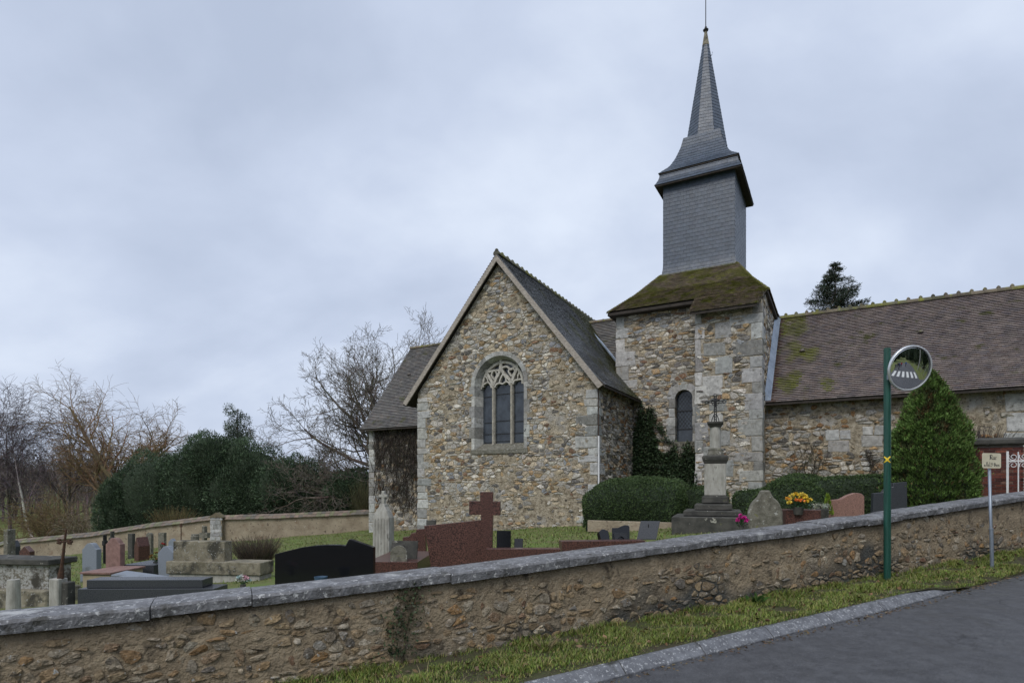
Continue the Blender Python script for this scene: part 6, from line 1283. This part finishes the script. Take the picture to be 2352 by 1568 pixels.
# birches at the left edge
K3 = dict(seg=[7, 5, 5, 5], kids=[17, 9, 9], ang=[.62, .6, .6], ratio=[.48, .5, .6], up=[.03, .06, -.02, -.16], wob=[.05, .1, .14, .13], taper=[.15, .3, .4, .6], start=[.22, .15, .1], rr=[.42, .45, .6], rmin=.011, split=1)
for i, (px, D, dr, L, sd, lab) in enumerate(((92, 46, (-.55, 0, 1), 8.4, 81, 'leafless birch leaning left with a whitish trunk'), (150, 52, (.06, 0, 1), 9.6, 82, 'leafless birch with purple twigs left of the willow'), (25, 49, (.06, 0, 1), 9.8, 83, 'tall leafless birch at the left edge of the view'), (-40, 47, (.15, 0, 1), 9.6, 84, 'leafless birch half cut off by the left edge'))):
    X, Y, zg = place(px, D); bare_tree('birch_tree', lab, (X, Y, zg - .3), dr, .17, L, K3, sd, ((.42, .40, .36) if i == 0 else (.20, .17, .155), (.15, .12, .125)))['group'] = 'birches at the left'
# drooping yellow willow scrub in front of the birches
K4 = dict(seg=[4, 5, 5], kids=[9, 8], ang=[.6, .55], ratio=[.75, .7], up=[.03, -.06, -.22], wob=[.12, .14, .12], taper=[.4, .45, .6], start=[.2, .1], rr=[.5, .6], rmin=.010, split=1)
for i, (px, D, L, sd, lab) in enumerate(((120, 41, 2.6, 91, 'ochre twiggy willow bush behind the far wall, left of centre'), (175, 42.5, 2.9, 92, 'ochre twiggy willow bush nearest the yews'), (72, 43, 2.3, 93, 'ochre twiggy bush right of the white birch trunk'), (205, 41, 2.4, 94, 'straggly bush with pale arching branches at the yew edge'))):
    X, Y, zg = place(px, D); r = np.random.default_rng(sd); sg = []; t = thing('willow_scrub', lab, 'bush', (X, Y, zg - .2), 0, 'willow scrub by the far wall')
    for q in range(9): a = r.uniform(0, 6.28); grow(r, sg, np.array((math.cos(a) * .3, math.sin(a) * .3, 0)), np.array((math.cos(a) * .45, math.sin(a) * .45, 1.0)), .035, L * r.uniform(.7, 1.15), 0, K4)
    sg = np.array(sg); Vv, Tt, Cc = tubes_np(sg[:, :8], 3, vary(r, len(sg), (.20, .145, .07) if i < 3 else (.26, .22, .15), .3)); mesh_np('stems', Vv, Tt, Cc, m_bark, t)['kind'] = 'stuff'
# far wood: a brown-grey mass of bare trees beyond the meadow
r = np.random.default_rng(99); sg = []
K5 = dict(seg=[4, 4, 3], kids=[8, 6], ang=[.5, .6], ratio=[.5, .55], up=[.03, .08, .02], wob=[.06, .14, .18], taper=[.3, .4, .6], start=[.25, .15], rr=[.5, .6], rmin=.022, split=1)
for i in range(260):
    D = r.uniform(62, 100); px = r.uniform(-120, 900) if i % 3 else r.uniform(-120, 260); X = (px - CX) / FPX * D; grow(r, sg, np.array((X, D, z_yard(X, D) - .3)), np.array((r.normal(0, .08), 0, 1.0)), .14, r.uniform(3.6, 6.5), 0, K5)
sg = np.array(sg); Vv, Tt, Cc = tubes_np(sg[:, :8], 3, vary(r, len(sg), (.20, .165, .145), .3)); tag(mesh_np('far_wood', Vv, Tt, Cc, m_bark), kind='stuff')
# dormant round shrub among the graves, bare shrub by the thuja
def twig_shrub(name, label, loc, w, h, n, col, seed, rad_=.006, spread=.5):
    r = np.random.default_rng(seed); sg = []; t = thing(name, label, 'shrub', loc)
    for k in range(n):
        a = r.uniform(0, 6.28); q = math.sqrt(r.uniform(0, 1)); p = np.array((math.cos(a) * q * w * .22, math.sin(a) * q * w * .22, 0)); d = np.array((math.cos(a) * q * spread, math.sin(a) * q * spread, 1.0)); d /= np.linalg.norm(d); L = h * r.uniform(.6, 1.05); rr = rad_
        for j in range(5): d = d + r.normal(0, .09, 3); d /= np.linalg.norm(d); p2 = p + d * L / 5; sg.append((*p, *p2, rr, rr * .85)); p = p2; rr *= .85
    Vv, Tt, Cc = tubes_np(sg, 3, vary(r, len(sg), col, .3)); mesh_np('twigs', Vv, Tt, Cc, m_bark, t)['kind'] = 'stuff'
X, Y, zg = place(588, 15); twig_shrub('dormant_shrub', 'round dormant brown twiggy shrub left of the black headstone', (X, Y, zg), 1.1, hgt(1226, 15, zg), 900, (.12, .095, .07), 101, .006, .75)
X, Y, zg = place(2228, 15.2); twig_shrub('bare_shrub', 'tall bare purplish shrub between the thuja and brick pier', (X, Y, zg), .9, hgt(980, 15.2, zg), 700, (.085, .065, .060), 102, .008, .30)
X, Y, zg = place(840, 38); twig_shrub('brushwood', 'greenish brown brushwood beside the left corner of the church', (X, Y, zg), 1.1, hgt(1100, 38, zg), 450, (.10, .095, .045), 103, .012, .35)
X, Y, zg = place(470, 36.8); twig_shrub('russet_bush', 'small tawny bush in front of the yews above the far wall', (X - 1.9, Y, zg), 1.6, hgt(1160, 36.8, zg), 500, (.15, .12, .05), 104, .012, .6)

# ------------------------------------------------------------------ evergreens
def evergreen(name, label, px, D, lobes, n, cols, seed, leaf=(.10, .24), wid_=.042, up=.5, cat='tree', core=True, ztop=3.5, hmax=None):
    """lobes: (dx, dy, z, rx, ry, rz) ellipsoids about the foot; sprays of needles over their outer skin, dark inside"""
    r = np.random.default_rng(seed); X, Y, zg = place(px, D); t = thing(name, label, cat, (X, Y, zg))
    P_ = []; N_ = []; tot = sum(l[3] * l[5] for l in lobes)
    for (dx, dy, z, rx, ry, rz_) in lobes:
        m = int(n * rx * rz_ / tot); d = r.normal(0, 1, (m, 3)); d /= np.linalg.norm(d, axis=1, keepdims=True); lump = np.array([nz3(q[0] * 2.2 + dx, q[1] * 2.2 + dy, q[2] * 2.2) for q in d]); fine = np.array([nz3(q[0] * 6 + dx, q[1] * 6, q[2] * 6 + z) for q in d])
        s = (1 + .14 * lump + .10 * fine - np.abs(r.normal(0, .07, m))) * (1 if core else r.uniform(.05, 1, m) ** .45); P_.append(np.array((dx, dy, z)) + d * np.array((rx, ry, rz_)) * s[:, None]); N_.append(d)
    P_ = np.concatenate(P_); N_ = np.concatenate(N_); kz = hmax / P_[:, 2].max() if hmax else 1.0; P_[:, 2] *= kz; ok = P_[:, 2] > .05; P_, N_ = P_[ok], N_[ok]; m = len(P_)
    lump = np.array([nz3(*(q * .9)) for q in P_]); ci = r.integers(0, len(cols), m); c = np.array(cols)[ci] * r.uniform(.55, 1.5, (m, 1)) * (1 + .45 * lump)[:, None]
    dv = N_ + np.array((0, 0, up)) + r.normal(0, .45, (m, 3)); Vv, Tt, Cc = leaves_np(P_, dv, r.uniform(*leaf, m), r.uniform(.6, 1.4, m) * wid_, np.clip(c, .003, 1), r, .3); mesh_np('crown', Vv, Tt, Cc, m_leaf, t)['kind'] = 'stuff'
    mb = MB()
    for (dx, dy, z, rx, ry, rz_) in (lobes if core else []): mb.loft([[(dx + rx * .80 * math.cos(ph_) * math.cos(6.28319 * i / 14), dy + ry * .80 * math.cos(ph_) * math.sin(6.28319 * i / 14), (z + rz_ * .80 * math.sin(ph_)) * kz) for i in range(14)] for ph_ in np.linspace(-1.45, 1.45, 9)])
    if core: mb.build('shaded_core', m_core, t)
    mb = MB(); mb.tube([(0, 0, -.3), (.1, 0, 1.2), (0, 0, 3), (0, 0, ztop)], [.35, .28, .15, .03], 9, (.09, .06, .045)); mb.build('trunk', m_bark, t)
    return t
YC = ((.050, .085, .048), (.070, .112, .060), (.092, .142, .074), (.112, .158, .094))
def lob(r, w, h, n):
    out = [(0, 0, h * .46, w * .8, w * .7, h * .47)]
    for k in range(n):
        a = r.uniform(0, 6.28); q = r.uniform(.35, .8); s = r.uniform(.28, .5); zz_ = r.uniform(.18, .8); f = math.sqrt(max(.1, 1 - (zz_ - .3) ** 2 * 1.6)); out.append((math.cos(a) * q * w * f, math.sin(a) * q * w * .8 * f, zz_ * h * .92, w * s, w * s * .9, h * s * .62))
    return out
for px, D, top, wpx, n, sd, lab in ((262, 40, 1095, 52, 24000, 111, 'small dark yew at the left end of the evergreen mass'), (345, 41, 1030, 100, 50000, 112, 'dark yew rising behind the far wall, left of the tallest'), (478, 42, 992, 135, 74000, 113, 'tallest dark yew in the mass behind the far wall'), (585, 41, 1005, 110, 58000, 114, 'broad dark yew right of the tallest one'), (690, 40.5, 1038, 95, 46000, 115, 'dark yew sloping down toward the leafless tree'), (790, 40, 1072, 78, 38000, 116, 'lowest dark yew at the right end of the mass')):
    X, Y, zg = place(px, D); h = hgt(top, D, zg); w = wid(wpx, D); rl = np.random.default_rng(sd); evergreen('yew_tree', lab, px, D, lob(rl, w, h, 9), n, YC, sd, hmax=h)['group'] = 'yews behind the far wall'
X, Y, zg = place(545, 50); h = hgt(932, 50, zg); rl = np.random.default_rng(5)
evergreen('eucalyptus', 'airy grey-green young tree rising above the yews', 545, 50, [(rl.normal(0, .45), rl.normal(0, .4), h - q, .38 + .24 * q, .7, .6) for q in (.45, .8, 1.2, 1.7, 2.2, 2.7, 2.0, 3.2, 3.5, 2.9)] + [(.8, 0, h - 2.6, .6, .4, .5), (-.6, 0, h - 2.0, .5, .4, .5)], 6500, ((.085, .115, .080), (.115, .145, .105), (.065, .09, .06)), 121, (.09, .2), .06, .1, 'tree', False, h - .3)
# spruce behind the nave
D = 46; X, Y, zg = place(1918, D); h = hgt(604, D, zg); r = np.random.default_rng(131); t = thing('spruce_tree', 'dark conical spruce rising behind the nave roof', 'tree', (X, Y, zg))
P_ = []; DV = []; BR = []; L_ = []
zq = h - .15
while zq > h - 10:
    f = (h - zq); bl = min(3.8, .18 + f * .56); nbq = 5 + int(f * .5)
    for k in range(nbq):
        a = r.uniform(0, 6.28); l = bl * r.uniform(.65, 1.15); rise = .28 - .05 * f + r.normal(0, .06); p0 = np.array((0, 0, zq)); p1 = p0 + np.array((math.cos(a) * l, math.sin(a) * l, rise * l * .8 - .04 * l)); pm = (p0 + p1) / 2 - np.array((0, 0, .10 * l)); BR += [(*p0, *pm, .02, .015), (*pm, *p1, .015, .006)]
        m = int(40 + l * 110); s = r.uniform(.12, 1, m); pts = np.where(s[:, None] < .5, p0 + (pm - p0) * s[:, None] * 2, pm + (p1 - pm) * (s[:, None] * 2 - 1)); spread = .10 + .16 * l * (1 - s)[:, None] ** .5
        pts = pts + r.normal(0, 1, (m, 3)) * spread * np.array((.8, .8, .45)) - np.array((0, 0, .03)); P_.append(pts); DV.append(np.array((math.cos(a), math.sin(a), .25)) + r.normal(0, .5, (m, 3)))
    zq -= r.uniform(.16, .30)
P_ = np.concatenate(P_); DV = np.concatenate(DV); m = len(P_); c = vary(r, m, (.042, .060, .040), .35); cone = r.uniform(0, 1, m) < np.where(P_[:, 2] > h - 4.5, .05, .0); c[cone] = (.13, .075, .04)
Vv, Tt, Cc = leaves_np(P_, DV, r.uniform(.10, .24, m), r.uniform(.03, .06, m), c, r); mesh_np('crown', Vv, Tt, Cc, m_leaf, t)['kind'] = 'stuff'
Vv, Tt, Cc = tubes_np(BR, 3, (.07, .05, .035)); mesh_np('branches', Vv, Tt, Cc, m_bark, t)['kind'] = 'stuff'
mb = MB(); mb.tube([(0, 0, -.3), (0, 0, h * .5), (0, 0, h)], [.32, .2, .02], 9, (.08, .06, .045)); mb.build('trunk', m_bark, t)

# ------------------------------------------------------------------ behind the camera, as the mirror shows it
def lift(X, Y, dz): t, d = td(X, Y); return (X, Y, z_road(t) + dz)
def at_td(t, d, dz=0.0): X, Y = xy(t, d); return lift(X, Y, dz)
z0_ = at_td(8.8, -8.6, .01); zx = thing('zebra_crossing', 'white zebra crossing on the side road, seen in the traffic mirror', 'crossing', z0_)
for k in range(6):
    tq = 6.35 + k * .98; V = [tuple(np.array(at_td(tq + a, b, .014)) - np.array(z0_)) for a, b in ((-.25, -10.1), (.25, -10.1), (.25, -7.1), (-.25, -7.1))]
    mb = MB(); mb.add(V, [(0, 1, 2, 3)]); mb.build('stripe', m_paint, zx)
t = thing('utility_pole', 'pale concrete utility pole on the grass, seen in the traffic mirror', 'pole', at_td(13.2, -12.5)); mb = MB(); mb.loft([sqr(.17, .13, -.2), sqr(.10, .08, 8.5)]); mb.build('shaft', m_lime, t)
for k, p in enumerate(((13.6, -8.2), (13.4, -10.2), (13.0, -17))):
    t = thing('fence_post', ('whitish fence post nearest the junction, seen in the mirror', 'whitish fence post in the middle of the bank, seen in the mirror', 'whitish fence post furthest down the lane, seen in the mirror')[k], 'post', at_td(*p)); mb = MB(); mb.box(-.05, .05, -.05, .05, -.1, 1.25); mb.build('shaft', m_lime, t, bevel=.01)
for k, (tq, dq, a, h_) in enumerate(((17, -5, 2.4, 7), (17, -9, 2.6, 8.5), (16.6, -14, 2.8, 9.5), (16, -20, 3.2, 10.5), (15, -28, 4, 12), (13.5, -40, 5, 13), (9, -62, 6, 14), (3, -45, 5, 12), (1, -30, 3.5, 9), (-8, -34, 5, 12), (-20, -30, 5, 11))):
    rl = np.random.default_rng(200 + k); tt_ = evergreen('roadside_tree', 'dark bushy roadside tree lining the lane behind the viewpoint', CX, 20, lob(rl, a, h_, 7), 9000, ((.034, .054, .024), (.048, .075, .030), (.066, .09, .036)), 210 + k, (.18, .40), .10); tt_.location = at_td(tq, dq); tt_['group'] = 'roadside trees behind the viewpoint'

def person(label, X, Y, rz, coat, legs, hair, seed, h=1.72):
    """walker grown from a skeleton as one continuous skin, in mid-stride"""
    r = random.Random(seed); st_ = .18 + r.random() * .12; k = h / 1.72
    J = [(0, 0, .94, .125), (0, .01, 1.12, .13), (0, 0, 1.34, .15), (0, -.01, 1.47, .065), (0, .0, 1.60, .095), (0, .01, 1.68, .075)]
    E_ = [(0, 1), (1, 2), (2, 3), (3, 4), (4, 5)]
    for s_ in (-1, 1):
        b = len(J); sw = st_ * s_
        J += [(.10 * s_, 0, .90, .095), (.11 * s_, -.5 * sw - .04, .50, .07), (.11 * s_, sw * -.9 + (.10 if sw < 0 else 0), .09, .048), (.12 * s_, sw * -.9 - .12 + (.10 if sw < 0 else 0), .04, .04), (.19 * s_, 0, 1.38, .065), (.25 * s_, .6 * sw + .05, 1.12, .048), (.24 * s_, .9 * sw - .04, .90, .036), (.235 * s_, .95 * sw - .07, .82, .034)]
        E_ += [(0, b), (b, b + 1), (b + 1, b + 2), (b + 2, b + 3), (2, b + 4), (b + 4, b + 5), (b + 5, b + 6), (b + 6, b + 7)]
    me = bpy.data.meshes.new('body'); me.from_pydata([(x * k, y * k, z * k) for x, y, z, _ in J], E_, [])
    o = bpy.data.objects.new('body', me); COL.objects.link(o); md = o.modifiers.new('Skin', 'SKIN'); o.modifiers.new('Sub', 'SUBSURF').levels = 1
    for i, v in enumerate(me.skin_vertices[0].data): v.radius = (J[i][3] * k, J[i][3] * k); v.use_root = i == 0
    dg = bpy.context.evaluated_depsgraph_get(); m2 = bpy.data.meshes.new_from_object(o.evaluated_get(dg)); bpy.data.objects.remove(o)
    ca = m2.color_attributes.get('Col') or m2.color_attributes.new('Col', 'FLOAT_COLOR', 'POINT')
    for i, v in enumerate(m2.vertices):
        z = v.co.z / k; c = (.05, .045, .04) if z < .1 else legs if z < .92 else coat
        if abs(v.co.x) > .18 * k and z < .90: c = (.42, .27, .20)
        if z > 1.50: c = hair if (z > 1.66 or v.co.y > .03) else (.45, .29, .22)
        ca.data[i].color = (*c, 1)
    m2.materials.clear(); m2.materials.append(m_cloth); m2.polygons.foreach_set('use_smooth', [True] * len(m2.polygons))
    t = tag(bpy.data.objects.new('person', m2), label, 'person', 'walkers seen in the traffic mirror'); link(t); t.location = lift(X, Y, .008); t.rotation_euler = (0, 0, rz)
for lab, tq, dq, rz, coat, legs, hair, sd, hh in (
    ('person in a blue jacket walking in the lane, seen in the mirror', 9.0, -15.5, 0, (.03, .12, .40), (.03, .03, .04), (.05, .035, .02), 1, 1.72),
    ('person in a red jacket walking with the group, seen in the mirror', 7.4, -14.2, .1, (.45, .04, .04), (.03, .03, .035), (.04, .03, .02), 2, 1.70),
    ('person in a dark coat and pale hat at the lane edge, seen in the mirror', 6.4, -12.6, 0, (.025, .027, .035), (.025, .025, .03), (.5, .48, .42), 3, 1.72),
    ('person in a navy coat in front of the group, seen in the mirror', 6.9, -11.6, -.2, (.03, .035, .09), (.03, .03, .035), (.08, .06, .05), 4, 1.78),
    ('person in a grey coat nearest the street corner, seen in the mirror', 6.0, -11.0, 0, (.10, .10, .11), (.04, .04, .05), (.05, .04, .03), 5, 1.66)):
    X, Y = xy(tq, dq); person(lab, X, Y, math.pi + .45 + rz, coat, legs, hair, sd, hh)
